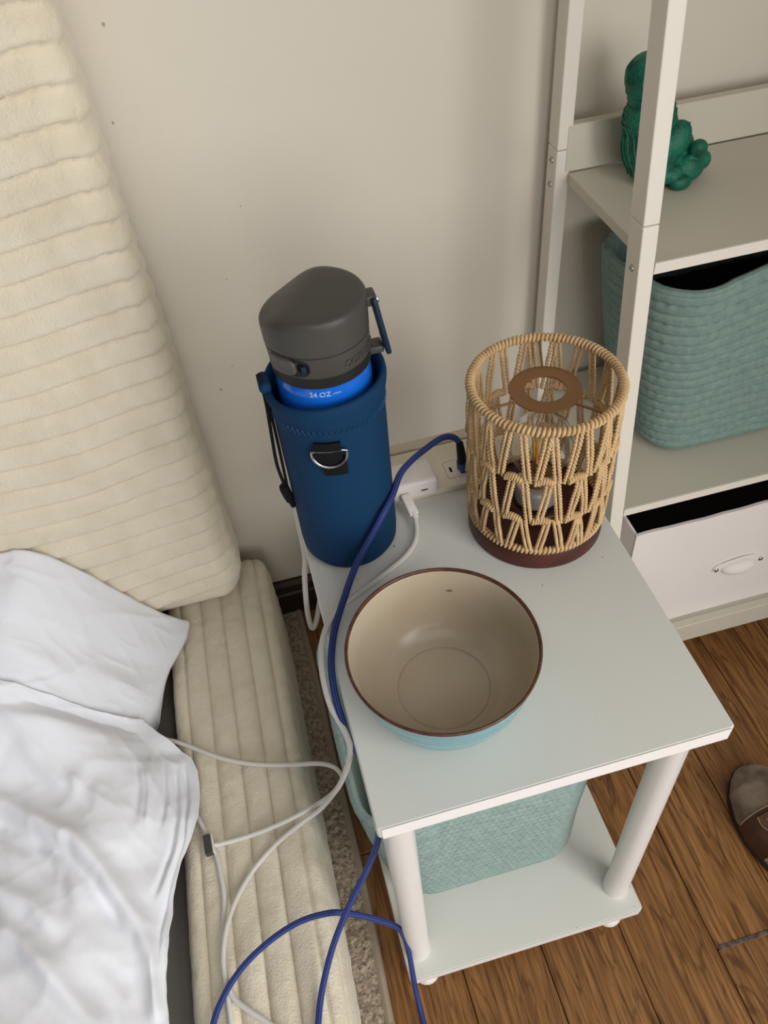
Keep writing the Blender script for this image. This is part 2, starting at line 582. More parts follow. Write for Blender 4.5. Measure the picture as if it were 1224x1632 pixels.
# small scuffs on the plaster
for (x, z, r) in ((-0.0532, 0.4729, 0.0016), (-0.0319, 0.5044, 0.0010), (-0.0636, 0.8846, 0.0016), (-0.0815, 0.8035, 0.0012), (0.1010, 0.5560, 0.0010), (-0.013, 0.62, 0.0008), (0.02, 0.70, 0.0008)):
    mb = MB()
    v = [(x + r * cos(2 * pi * k / 9) * (1 + 0.3 * sin(k * 2.1)), 0.59985, z + 1.3 * r * sin(2 * pi * k / 9)) for k in range(9)] + [(x, 0.5996, z)]
    mb.add(v, [(k, (k + 1) % 9, 9) for k in range(9)])
    obj('scuff_mark', mb, 'scuff', parent=wall)

# ================================================================ RUG
rug = thing('rug', 'taupe looped pile rug under the bed with bound hem', 'rug', (-0.6, 0.0, 0.0))
def rug_top(u, w):
    x = -1.2 + 1.170 * (1 - (1 - u) ** 3.0)
    y = -0.75 + 1.333 * w
    h = 0.009 + 0.0022 * (noise.noise(Vector((x * 150, y * 150, 0))) + 0.6 * noise.noise(Vector((x * 320, y * 320, 3))))
    if u > 0.997 or w < 0.002 or w > 0.998 or u < 0.003:
        h = 0.001
    return (x, y, h)
obj('pile', grid(MB(), 150, 420, rug_top), 'rug', parent=rug)
mb = MB()
tube(mb, cat([(-0.032 + 0.004 * sin(t * 9) + 0.014 * smoothstep(0.25, 0.0, abs(-0.75 + 1.335 * t - 0.11)) * 0.4, -0.75 + 1.335 * t, 0.0055) for t in [i / 24 for i in range(25)]], 4), 0.0058, 8)
tube(mb, [(-1.2 + 1.168 * i / 10, 0.582, 0.0052) for i in range(11)], 0.005, 8)
obj('hem', mb, 'rughem', parent=rug)

# ================================================================ BED
PIT = 0.0288       # rib pitch of the plush
def rib(s, amp):
    t = (s / PIT) % 1.0
    return amp * (abs(sin(pi * t)) ** 0.30)
def shingle(s, amp):
    t = (s / PIT) % 1.0
    return amp * (abs(sin(pi * t ** 0.45)) ** 0.6)
def fuzz(p, a):
    q = Vector(p)
    return a * (noise.noise(q * 70) + 0.7 * noise.noise(q * 190))

bed = thing('bed', 'low bed with cream ribbed plush side rail and grey mattress', 'bed', (-0.6, -0.1, 0.0))
# side rail: cross-section run around an x-z rounded rectangle, ribs along y
def rail_section(n):
    x0, x1, z0, z1, r = -0.210, -0.056, 0.0125, 0.192, 0.026
    segs = []
    pts = []
    L1 = z1 - z0 - r; La = pi / 2 * r; L2 = x1 - x0 - 2 * r
    tot = L1 + La + L2 + La + L1
    for i in range(n):
        s = tot * i / (n - 1)
        if s < L1:
            p = (x0, z0 + s, -1, 0)
        elif s < L1 + La:
            a = (s - L1) / r
            p = (x0 + r - r * cos(a), z1 - r + r * sin(a), -cos(a), sin(a))
        elif s < L1 + La + L2:
            p = (x0 + r + s - L1 - La, z1, 0, 1)
        elif s < L1 + 2 * La + L2:
            a = (s - L1 - La - L2) / r
            p = (x1 - r + r * sin(a), z1 - r + r * cos(a), sin(a), cos(a))
        else:
            p = (x1, z1 - r - (s - L1 - 2 * La - L2), 1, 0)
        pts.append((p, s - (L1 + La)))
    return pts
RS = rail_section(290)
YE = [(-0.75 + 0.0055 * i) for i in range(0, 125)]
YE = [y for y in YE if y < -0.07] + [-0.07 + 0.0035 * i for i in range(0, 178)]
YE = [y for y in YE if y <= 0.55] + [0.553, 0.557, 0.561, 0.565, 0.569, 0.572, 0.5745, 0.576]
v = []; f = []
nu = len(RS)
for y in YE:
    d = max(0.0, y - 0.546)
    ins = 0.03 - sqrt(max(0.0, 0.03 ** 2 - d * d))
    for (p, s) in RS:
        skew = 0.018 * smoothstep(0.60, -0.6, y)
        h = rib(s + 0.004, 0.0100) - 0.0088 + fuzz((p[0], y, p[1]), 0.0007) - ins
        h += 0.001 * noise.noise(Vector((p[0] * 14, y * 14, p[1] * 14)))
        v.append((p[0] + p[2] * h - skew, y, p[1] + p[3] * h))
for j in range(len(YE) - 1):
    for i in range(nu - 1):
        f.append((j * nu + i, (j + 1) * nu + i, (j + 1) * nu + i + 1, j * nu + i + 1))
f.append(tuple((len(YE) - 1) * nu + i for i in range(nu)))
rail = obj('side_rail', MB().add(v, f), 'plush', parent=bed, angle=180)
obj('mattress', box(MB(), -1.3, -0.219, -0.75, 0.470, 0.012, 0.150, 0.02, 4), 'sheet', parent=bed)

# ---- big plush headboard cushion against the wall
def cushion_path(n):
    x1, yf, yb, r = -0.089, 0.476, 0.5900, 0.034
    L0 = 0.85; La = pi / 2 * r; Lm = (yb - yf) - 2 * r
    tot = L0 + La + Lm + La
    out = []
    ss = [L0 * (1 - (1 - i / 90) ** 1.6) for i in range(90)] + [L0 + (tot - L0) * i / 60 for i in range(61)]
    for s in ss:
        if s < L0:
            p = (x1 - r - L0 + s, yf, 0, -1)
        elif s < L0 + La:
            a = (s - L0) / r
            p = (x1 - r + r * sin(a), yf + r - r * cos(a), sin(a), -cos(a))
        elif s < L0 + La + Lm:
            p = (x1, yf + r + s - L0 - La, 1, 0)
        else:
            a = (s - L0 - La - Lm) / r
            p = (x1 - r + r * cos(a), yb - r + r * sin(a), cos(a), sin(a))
        out.append(p)
    out.append((x1 - r - L0, yb, 0, 1))
    return out
CP = cushion_path(0)
nu = len(CP)
ZC = [0.196 + 0.0026 * i for i in range(0, 340)]
ZC = [z for z in ZC if z < 1.075]
v = []; f = []
for z in ZC:
    R_ = 0.055
    d = max(0.0, 0.196 + R_ - z)
    ins = R_ - sqrt(max(0.0, R_ * R_ - d * d))
    d2 = max(0.0, z - 1.03)
    ins += 0.045 - sqrt(max(0.0, 0.045 ** 2 - min(d2, 0.045) ** 2))
    for p in CP:
        side = smoothstep(0.2, 0.9, p[2])
        # ribs lift a little towards the rounded end, flatten on the side seam
        lift = 0.018 * smoothstep(-0.26, -0.09, p[0]) * (1 - 0.3 * side)
        h = (shingle(z - lift + 0.0006 * noise.noise(Vector((p[0] * 120, z * 40, 0))), 0.0120) - 0.0105) * (1 - 0.55 * side) + fuzz((p[0], p[1], z), 0.0009) - ins
        h += 0.004 * noise.noise(Vector((p[0] * 9, p[1] * 9, z * 9)))
        belly = 0.006 * exp(-((z - 0.33) / 0.14) ** 2) * (1 - side)
        h += belly
        v.append((p[0] + p[2] * h, p[1] + p[3] * h, z))
for j in range(len(ZC) - 1):
    for i in range(nu):
        i2 = (i + 1) % nu
        f.append((j * nu + i, j * nu + i2, (j + 1) * nu + i2, (j + 1) * nu + i))
f.append(tuple(range(nu - 1, -1, -1)))
f.append(tuple((len(ZC) - 1) * nu + i for i in range(nu)))
hc = obj('headboard_cushion', MB().add(v, f), 'plush', org=(-0.5, 0.53, 0.196), angle=180)
tag(hc, 'tall cream plush headboard cushion with horizontal ribs leaning on the wall', 'headboard')

# ---- pillow
def crease(cr, x, y):
    h = 0.0
    for (pts, wd, am) in cr:
        best = 9.0
        for (a, b) in zip(pts, pts[1:]):
            dx, dy = b[0] - a[0], b[1] - a[1]
            l2 = dx * dx + dy * dy
            t = max(0.0, min(1.0, ((x - a[0]) * dx + (y - a[1]) * dy) / l2))
            d = hypot(x - a[0] - t * dx, y - a[1] - t * dy)
            if d < best: best = d
        if best < wd * 3.2:
            e0 = hypot(x - pts[0][0], y - pts[0][1]); e1 = hypot(x - pts[-1][0], y - pts[-1][1])
            h += am * exp(-(best / wd) ** 2) * smoothstep(0.0, 0.03, min(e0, e1))
    return h
def ridged(x, y, s, seed, k=5.0):
    return (1 - abs(noise.noise(Vector((x * s, y * s, seed))))) ** k
PCR = [([(-0.42, 0.40), (-0.363, 0.384), (-0.325, 0.371), (-0.294, 0.357)], 0.008, 0.005),
       ([(-0.345, 0.355), (-0.302, 0.332)], 0.006, 0.006),
       ([(-0.42, 0.36), (-0.376, 0.346), (-0.354, 0.326)], 0.006, 0.005),
       ([(-0.195, 0.369), (-0.211, 0.339), (-0.243, 0.312)], 0.0035, -0.0035),
       ([(-0.178, 0.40), (-0.19, 0.375), (-0.215, 0.338), (-0.24, 0.315)], 0.003, -0.003),
       ([(-0.305, 0.368), (-0.261, 0.369), (-0.236, 0.355), (-0.235, 0.327)], 0.012, 0.006),
       ([(-0.38, 0.45), (-0.343, 0.445), (-0.295, 0.439), (-0.256, 0.426)], 0.012, -0.004),
       ([(-0.38, 0.41), (-0.316, 0.397)], 0.007, -0.004)]
PXE = [(0.25, -0.262), (0.30, -0.250), (0.324, -0.240), (0.36, -0.223), (0.399, -0.206), (0.42, -0.192), (0.442, -0.180), (0.462, -0.174), (0.475, -0.182)]
def pillow_z(x, y):
    d = interp(PXE, y) - x
    slant = 0.437 - 0.90 * (0.472 - y)
    slant = min(slant, 0.43) - 0.012 * smoothstep(0.43, 0.472, y)
    g = smoothstep(-0.012, 0.150, d) * 0.96 + 0.04 * smoothstep(0.1, 0.25, d)
    z = 0.204 + (slant - 0.204) * g
    fade = smoothstep(0.0, 0.03, d)
    z += crease(PCR, x, y) * fade
    z += fade * (0.006 * fbm((x * 1.0, y * 2.2, 1.0), 9, 2) + 0.0045 * ridged(x * 0.8 + y * 0.3, y * 1.9 - x * 0.5, 11, 3.3, 7) + 0.0022 * ridged(x * 1.2 - y * 0.4, y * 1.5 + x, 24, 8.1, 7))
    return z
def pillow_top(u, w):
    y = 0.292 + 0.174 * w
    d = 0.62 * u ** 1.7
    x = interp(PXE, y) - d
    return (x, y, pillow_z(x, y))
def two_sided(fn, nu, nv, thick, bottom):
    v = [fn(i / (nu - 1), j / (nv - 1)) for j in range(nv) for i in range(nu)]
    n = len(v)
    w = [(p[0], p[1], bottom(p)) for p in v]
    f = []
    for j in range(nv - 1):
        for i in range(nu - 1):
            a = j * nu + i
            f.append((a + 1, a, a + nu, a + nu + 1))
            f.append((n + a, n + a + 1, n + a + nu + 1, n + a + nu))
    for i in range(nu - 1):
        f.append((i, i + 1, n + i + 1, n + i))
        a = (nv - 1) * nu + i
        f.append((a + 1, a, n + a, n + a + 1))
    for j in range(nv - 1):
        a = j * nu
        f.append((a + nu, a, n + a, n + a + nu))
        a = j * nu + nu - 1
        f.append((a, a + nu, n + a + nu, n + a))
    return MB().add(v + w, f)
pil = obj('pillow', two_sided(pillow_top, 170, 110, 0, lambda p: max(0.170, min(p[2] - 0.006, 0.199 - 0.05 * smoothstep(-0.21, -0.25, p[0])))), 'cotton', org=(-0.4, 0.38, 0.2), angle=180)
tag(pil, 'white crumpled pillow propped against the cream headboard', 'pillow')

# ---- duvet
DCR = [([(-0.47, 0.275), (-0.401, 0.249), (-0.351, 0.209), (-0.309, 0.179), (-0.283, 0.141), (-0.255, 0.082), (-0.242, 0.036), (-0.242, -0.015)], 0.010, 0.0135),
       ([(-0.41, 0.235), (-0.36, 0.196), (-0.32, 0.164), (-0.296, 0.13), (-0.268, 0.075)], 0.007, -0.0081),
       ([(-0.40, 0.12), (-0.359, 0.087), (-0.333, 0.051), (-0.297, 0.002), (-0.28, -0.05)], 0.010, 0.0135),
       ([(-0.199, 0.262), (-0.198, 0.208), (-0.206, 0.165), (-0.226, 0.117), (-0.238, 0.076), (-0.245, 0.023)], 0.0022, -0.0057),
       ([(-0.209, 0.262), (-0.211, 0.19), (-0.220, 0.156), (-0.245, 0.103)], 0.003, -0.0061),
       ([(-0.221, 0.27), (-0.222, 0.21), (-0.23, 0.172)], 0.003, -0.0054),
       ([(-0.25, 0.285), (-0.248, 0.231), (-0.253, 0.18)], 0.004, -0.0054),
       ([(-0.235, 0.285), (-0.235, 0.225), (-0.242, 0.17)], 0.003, 0.0041),
       ([(-0.43, 0.17), (-0.394, 0.15), (-0.354, 0.122), (-0.322, 0.082)], 0.010, 0.0108),
       ([(-0.407, 0.325), (-0.347, 0.311), (-0.287, 0.302), (-0.257, 0.299)], 0.010, 0.0068),
       ([(-0.30, 0.275), (-0.316, 0.213)], 0.008, 0.0054),
       ([(-0.43, 0.23), (-0.399, 0.212), (-0.356, 0.179), (-0.329, 0.141), (-0.316, 0.099)], 0.008, -0.0081),
       ([(-0.37, 0.30), (-0.33, 0.25), (-0.30, 0.235)], 0.010, 0.0081),
       ([(-0.46, 0.09), (-0.40, 0.05), (-0.37, 0.0), (-0.36, -0.05)], 0.010, 0.0095),
       ([(-0.30, 0.06), (-0.275, 0.02), (-0.262, -0.03)], 0.007, 0.0054)]
DXE = [(-0.75, -0.262), (-0.3, -0.262), (-0.12, -0.246), (-0.06, -0.236), (-0.02, -0.235), (0.0264, -0.2375), (0.0965, -0.2255), (0.125, -0.219), (0.1464, -0.2105), (0.165, -0.199), (0.1904, -0.188), (0.215, -0.1845), (0.2443, -0.1835), (0.262, -0.190), (0.2797, -0.2035), (0.30, -0.222), (0.3261, -0.243), (0.40, -0.30)]
def dfold(x, y):
    wx = 0.02 * noise.noise(Vector((x * 6, y * 6, 9)))
    a = x * 0.62 - y * 0.78 + wx
    b = x * 0.78 + y * 0.62 + wx
    m = 0.5 + 0.5 * noise.noise(Vector((x * 5, y * 5, 20)))
    h = 0.008 * m * ridged(a * 0.22, b, 15, 5.7, 6)
    c, d = x * 0.9 + y * 0.45 + wx, y * 0.9 - x * 0.45
    h += 0.0022 * (1 - m) * ridged(c * 0.3, d, 22, 1.9, 6)
    h += 0.0018 * ridged(c, d * 0.35, 42, 2.9, 6) * smoothstep(0.3, 0.6, m)
    return h
def duvet_top(u, w):
    d = 0.75 * u ** 1.9
    ytop = 0.326 + 0.034 * smoothstep(0.0, 0.17, d)
    # finer rows near the visible part
    y = ytop - (ytop + 0.75) * (w ** 1.55)
    xe = interp(DXE, y) + 0.0016 * noise.noise(Vector((0, y * 60, 0)))
    x = xe - d
    over = smoothstep(0.10, 0.17, y)
    ze = 0.2045 + 0.004 * noise.noise(Vector((y * 25, 2, 0)))
    z = ze + 0.040 * smoothstep(0.0, 0.11, d) + 0.018 * smoothstep(0.05, 0.4, d)
    z += 0.068 * smoothstep(0.24, 0.352, y) * smoothstep(0.0, 0.13, d)
    fade = smoothstep(0.0, 0.012, d)
    zp = pillow_z(x, y) + 0.0085 if y > 0.27 else 0.0
    z += crease(DCR, x, y) * fade
    z += fade * (0.006 * fbm((x * 1.5 + y * 0.6, y * 1.2 - x * 0.6, 7.0), 8, 2) + dfold(x, y))
    if zp:
        k = smoothstep(0.27, 0.30, y)
        z = z + max(0.0, zp - z) * k
    return (x, y, z)
duv = obj('duvet', two_sided(duvet_top, 200, 260, 0, lambda p: max(0.152, p[2] - 0.0035 - 0.05 * smoothstep(-0.25, -0.33, p[0]) * smoothstep(0.28, 0.22, p[1]))), 'cotton', org=(-0.5, 0.0, 0.2), angle=180)
tag(duv, 'white crinkled cotton duvet with pleated hem spread over the bed', 'duvet')

# ================================================================ TABLE
table = thing('side_table', 'white two tier side table with round tube legs', 'side table', (TW / 2, 0.2, 0.0))
mb = rounded_slab(MB(), 0, TW, 0, TD, T - 0.0165, T, 0.004)
obj('table_top', mb, 'white', parent=table, smooth=False)
obj('lower_shelf', rounded_slab(MB(), 0.001, TW, 0, TD, ZS - 0.012, ZS, 0.005), 'white', parent=table, smooth=False)
obj('bright_edge_strip', rounded_slab(MB(), 0.0038, TW - 0.0038, -0.0009, 0.0002, T - 0.0162, T - 0.0001, 0.0003, 0.0002), 'edge', parent=table, smooth=False)
obj('bright_edge_strip', rounded_slab(MB(), 0.0055, TW - 0.0050, -0.0009, 0.0002, ZS - 0.0117, ZS - 0.0001, 0.0003, 0.0002), 'edge', parent=table, smooth=False)
for (lx, ly) in ((0.0195, 0.033), (TW - 0.0205, 0.033), (0.0195, TD - 0.033), (TW - 0.0205, TD - 0.033)):
    r = 0.0143
    lathe_m = lathe(MB(), [(0, ZS - 0.001), (r * 1.07, ZS - 0.001), (r * 1.07, ZS + 0.022), (r * 1.0, ZS + 0.026), (r, T - 0.0435), (r * 1.05, T - 0.0400), (r * 1.05, T - 0.0163), (0, T - 0.0163)], (lx, ly, 0), 32)
    obj('leg', lathe_m, 'plastic', parent=table)
    fx = lx + (0.004 if lx < 0.1 else -0.015)
    foot = lathe(MB(), [(0, 0.0), (0.010, 0.0), (0.0155, 0.004), (0.0160, 0.0075), (0.0145, 0.011), (0.0105, 0.0135), (0.0098, ZS - 0.0115), (0, ZS - 0.0115)], (fx, ly - 0.019, 0), 28)
    obj('foot', foot, 'plastic', parent=table)

# ---- power strip at the back of the top
strip = thing('power_strip', 'cream power strip lying along the back edge of the side table', 'power strip', (0.18, 0.36, T))
obj('housing', box(MB(), 0.096, 0.285, 0.3165, 0.3815, T + 0.0002, T + 0.0075, 0.0015, 2), 'beige', parent=strip, smooth=False)
obj('cable_ledge', box(MB(), 0.094, 0.288, 0.383, 0.397, T + 0.0002, T + 0.0085, 0.0015, 2), 'ivory', parent=strip, smooth=False)
mb = MB()
def rrect(x0, x1, y0, y1, r, z, seg=5):
    out = []
    for (px, py, a0) in ((x1 - r, y1 - r, 0), (x0 + r, y1 - r, pi / 2), (x0 + r, y0 + r, pi), (x1 - r, y0 + r, 1.5 * pi)):
        for k in range(seg + 1):
            a = a0 + pi / 2 * k / seg
            out.append((px + r * cos(a), py + r * sin(a), z))
    return out
obj('port_panel', rounded_slab(MB(), 0.1615, 0.197, 0.3285, 0.3525, T + 0.007, T + 0.0080, 0.003, 0.0003), 'beige', parent=strip, smooth=False)
obj('panel_groove', tube(MB(), rrect(0.1610, 0.1975, 0.328, 0.353, 0.003, T + 0.00755), 0.0005, 5, closed=True), 'ivory', parent=strip)
obj('usb_c_port', rounded_slab(MB(), 0.1655, 0.1680, 0.3362, 0.3438, T + 0.0075, T + 0.0082, 0.0011, 0.0001), 'darkhole', parent=strip, smooth=False)
obj('usb_port', box(MB(), 0.1755, 0.1830, 0.331, 0.3425, T + 0.0075, T + 0.0082), 'darkhole', parent=strip, smooth=False)

# ---- white charger on the strip
chg = thing('charger_block', 'white charger block plugged into the power strip behind the bottle', 'charger', (0.121, 0.328, T))
obj('body', box(MB(), 0.0975, 0.1445, 0.3100, 0.3440, T + 0.0080, T + 0.0315, 0.0045, 4), 'chargerwhite', parent=chg)
obj('prong_base', box(MB(), 0.104, 0.138, 0.3180, 0.3400, T + 0.0076, T + 0.0090), 'chargerwhite', parent=chg, smooth=False)
obj('usb_c_slot', box(MB(), 0.1265, 0.1335, 0.3096, 0.3106, T + 0.0185, T + 0.0203, 0.0004, 1), 'darkhole', parent=chg, smooth=False)

# ---- wall outlet plate behind the bottle
plate = thing('outlet_plate', 'cream outlet plate on the wall behind the blue bottle', 'wall outlet', (0.041, 0.6, 0.38))
obj('plate', box(MB(), 0.006, 0.076, 0.5915, 0.5999, 0.327, 0.447, 0.003, 2), 'ivory', parent=plate, smooth=False)
for zc in (0.36, 0.415):
    obj('socket', lathe(MB(), [(0.0, 0.0), (0.0165, 0.0), (0.0165, 0.0015), (0.015, 0.0022), (0.0, 0.0022)], (0, 0, 0), 28), 'beige', parent=plate)
for o in [c for c in plate.children if c.name.startswith('socket')]:
    i = 0 if '.' not in o.name else 1
    off = Vector(ORG[plate.name])
    for w in o.data.vertices:
        p = w.co + off
        w.co = Vector((0.041 + p.x, 0.5917 - p.z, (0.36, 0.415)[i] + p.y)) - off

# ================================================================ BOTTLE
BX, BY = 0.047, 0.2908
bottle = thing('water_bottle', 'blue water bottle with charcoal lid in a navy sleeve', 'water bottle', (BX, BY, T))
body = lathe(MB(), [(0, 0.008), (0.036, 0.008), (0.0385, 0.012), (0.0392, 0.20), (0.0385, 0.212), (0.0365, 0.219), (0.0355, 0.226), (0, 0.226)], (BX, BY, T), 56)
obj('bottle_body', body, 'tritan', parent=bottle)
def sleeve_fn(a, r, z):
    if z > 0.185:
        k = (z - 0.185) / 0.02
        r += 0.0012 * k * sin(2 * a + 0.6)
        z += k * (0.0035 * sin(a + 0.4) - 0.002 * cos(2 * a))
    return r, z
sl = lathe(MB(), [(0.0, 0.0005), (0.036, 0.0005), (0.0425, 0.003), (0.0458, 0.009), (0.0466, 0.02), (0.0468, 0.10), (0.0474, 0.165), (0.0482, 0.184), (0.0500, 0.193), (0.0506, 0.199), (0.0500, 0.2035), (0.0478, 0.2055), (0.0455, 0.204), (0.0440, 0.198), (0.0430, 0.19), (0.0424, 0.17), (0.0420, 0.05), (0.04, 0.01), (0.0, 0.009)], (BX, BY, T), 72, sleeve_fn)
sleeve = obj('sleeve', sl, 'sleeve', parent=bottle, angle=180)
# zigzag hem stitching
mb = MB()
nst = 64
pts = []
for k in range(nst * 2):
    a = 2 * pi * k / (nst * 2)
    z = 0.1785 + (0.0025 if k % 2 else -0.0025)
    pts.append((BX + 0.0483 * cos(a), BY + 0.0483 * sin(a), T + z))
tube(mb, pts, 0.00055, 5, closed=True)
obj('hem_stitching', mb, 'stitch', parent=sleeve)
# front webbing tab and D ring
AF = radians(-103)
ex, ey = cos(AF), sin(AF)
tx, ty = -sin(AF), cos(AF)
def on_sleeve(s, h, z):
    """point s metres around the sleeve from its front line, h off its surface"""
    a = AF + s / 0.0475
    rr = 0.0474 + h
    return (BX + rr * cos(a), BY + rr * sin(a), T + z)
def webbing(z0, z1, s0, w, h0, h1):
    mb = MB()
    nu, nv = 9, 10
    v = []
    for side in (h0, h1):
        for j in range(nv):
            for i in range(nu):
                bow = 0.0018 * sin(pi * j / (nv - 1)) if side == h1 else 0
                v.append(on_sleeve(s0 + w * (i / (nu - 1) - 0.5), side + bow, z0 + (z1 - z0) * j / (nv - 1)))
    f = []
    n = nu * nv
    for j in range(nv - 1):
        for i in range(nu - 1):
            a = j * nu + i
            f.append((n + a, n + a + 1, n + a + nu + 1, n + a + nu))
            f.append((a + 1, a, a + nu, a + nu + 1))
    for i in range(nu - 1):
        f.append((i, i + 1, n + i + 1, n + i)); a = (nv - 1) * nu + i; f.append((a + 1, a, n + a, n + a + 1))
    for j in range(nv - 1):
        a = j * nu; f.append((a + nu, a, n + a, n + a + nu)); a = j * nu + nu - 1; f.append((a, a + nu, n + a + nu, n + a))
    mb.add(v, f)
    return mb
obj('webbing_tab', webbing(0.1500, 0.1695, -0.001, 0.021, 0.0002, 0.0030), 'black', parent=sleeve)
obj('webbing_tab', webbing(0.1330, 0.1530, 0.003, 0.019, 0.0001, 0.0014), 'black', parent=sleeve)
ring = []
for k in range(25):
    a = pi + pi * k / 24
    ring.append(on_sleeve(0.0135 * cos(a), 0.0042, 0.1585 + 0.0130 * sin(a)))
ring = [on_sleeve(-0.0135, 0.0042, 0.1615)] + ring + [on_sleeve(0.0135, 0.0042, 0.1615)]
for k in range(1, 9):
    ring.append(on_sleeve(0.0135 - 0.027 * k / 9, 0.0034, 0.1622))
obj('d_ring', tube(MB(), ring, 0.0013, 10, closed=True), 'steel', parent=sleeve)
# lid
TH0 = radians(150)
def lid_drop(a, rn):
    c = cos(a - TH0)
    return 0.012 * smoothstep(0.0, 0.95, c) * smoothstep(0.2, 1.0, rn * (0.35 + 0.65 * max(c, 0))) if c > 0 else 0.0
def lid_fn(a, r, z):
    if z > 0.246:
        k = (z - 0.246) / 0.029
        z = z - lid_drop(a, r / 0.0414) * min(1, k)
    c = cos(a - radians(196))
    if z > 0.235 and r > 0.02:
        r += 0.0012 * max(0, c) ** 6
    return r, z
lid = obj('lid', lathe(MB(), [(0.0, 0.226), (0.0395, 0.226), (0.0402, 0.2275), (0.0405, 0.2445), (0.0394, 0.2450), (0.0394, 0.2460), (0.0408, 0.2466), (0.0413, 0.268), (0.0411, 0.2725), (0.0398, 0.2748), (0.036, 0.2757), (0.03, 0.2762), (0.02, 0.2766), (0.01, 0.2768), (0.00001, 0.2768)], (BX, BY, T), 96, lid_fn), 'lid', parent=bottle, angle=50)
obj('lid_collar', lathe(MB(), [(0.0385, 0.2165), (0.0396, 0.2170), (0.0398, 0.2262), (0.0385, 0.2268)], (BX, BY, T), 72), 'collar', parent=bottle)
# oval push button on the lid's front left
def lid_pt(s, h, z, a0):
    a = a0 + s / 0.041
    rr = 0.0407 + h
    return (BX + rr * cos(a), BY + rr * sin(a), T + z)
AB = radians(-143)
def pad(s0, w, z0, hgt, h, a0, bev=0.8):
    n = 28
    v = []; f = []
    for (sc, hh) in ((1.0, -0.001), (1.0, h * 0.5), (0.9, h), (0.0, h)):
        for k in range(n):
            t = 2 * pi * k / n
            cx_ = abs(cos(t)) ** bev * (1 if cos(t) >= 0 else -1)
            cz_ = abs(sin(t)) ** bev * (1 if sin(t) >= 0 else -1)
            v.append(lid_pt(s0 + w / 2 * cx_ * sc, hh, z0 + hgt / 2 * cz_ * sc, a0))
    for i in range(3):
        for k in range(n):
            f.append((i * n + k, i * n + (k + 1) % n, (i + 1) * n + (k + 1) % n, (i + 1) * n + k))
    return MB().add(v, f)
obj('button_recess', pad(0.0035, 0.0400, 0.2365, 0.0165, 0.0004, AB, 0.6), 'collar', parent=lid)
obj('push_button', pad(-0.001, 0.0275, 0.2365, 0.0145, 0.0022, AB, 0.6), 'lidbtn', parent=lid)
obj('lock_slot', pad(0.0185, 0.0095, 0.2370, 0.0080, 0.0008, AB, 0.5), 'darkhole', parent=lid)
obj('lock_slider', pad(0.0195, 0.0040, 0.2370, 0.0062, 0.0018, AB, 0.5), 'navy', parent=lid)
# raised lettering wrapped round the lid, and the printed measure on the bottle
def wrap_text(txt, size, a0, rad, zc, depth, name, material, parent, tilt=0.0):
    cu = bpy.data.curves.new('lettering', 'FONT')
    cu.body = txt
    cu.size = size
    cu.align_x = 'LEFT'
    cu.align_y = 'CENTER'
    cu.extrude = depth
    cu.resolution_u = 3
    to = bpy.data.objects.new('lettering_curve', cu)
    COL.objects.link(to)
    dg = bpy.context.evaluated_depsgraph_get()
    me = to.evaluated_get(dg).to_mesh()
    mb = MB()
    v = []
    for w in me.vertices:
        a = a0 + w.co.x / rad
        rr = rad + w.co.z
        v.append((BX + rr * cos(a), BY + rr * sin(a), T + zc + w.co.y + tilt * w.co.x))
    mb.add(v, [tuple(p.vertices) for p in me.polygons])
    to.evaluated_get(dg).to_mesh_clear()
    bpy.data.objects.remove(to)
    bpy.data.curves.remove(cu)
    return obj(name, mb, material, parent=parent, smooth=False)
wrap_text('contigo', 0.0135, radians(-72), 0.0404, 0.2350, 0.0007, 'lettering', 'lid', lid)
wrap_text('24 OZ \u2014', 0.0062, radians(-117), 0.03875, 0.2105, 0.0004, 'measure_print', 'print', bottle)
# carry loop on the lid's right
mtx = Matrix.Translation((BX + 0.0490, BY - 0.004, T + 0.242)) @ Matrix.Rotation(radians(-9), 4, 'Y')
obj('carry_loop', box(MB(), -0.0022, 0.0022, -0.008, 0.008, -0.028, 0.025, 0.0018, 3, mtx), 'navy', parent=lid)
obj('loop_lug', box(MB(), BX + 0.036, BX + 0.0480, BY - 0.008, BY + 0.006, T + 0.2585, T + 0.2675, 0.0015, 2), 'lid', parent=lid)
obj('loop_lug', box(MB(), BX + 0.036, BX + 0.0500, BY - 0.008, BY + 0.006, T + 0.2150, T + 0.2215, 0.0015, 2), 'lid', parent=lid)
rv = lathe(MB(), [(0.0, 0.0), (0.0026, 0.0), (0.0024, 0.0006), (0.0015, 0.0010), (0.0, 0.0011)], (0, 0, 0), 16)
q = Matrix.Translation((BX + 0.0470, BY - 0.0088, T + 0.2640)) @ Matrix.Rotation(radians(90), 4, 'X')
rv.v = [tuple(q @ Vector(p)) for p in rv.v]
obj('rivet', rv, 'rivet', parent=lid)
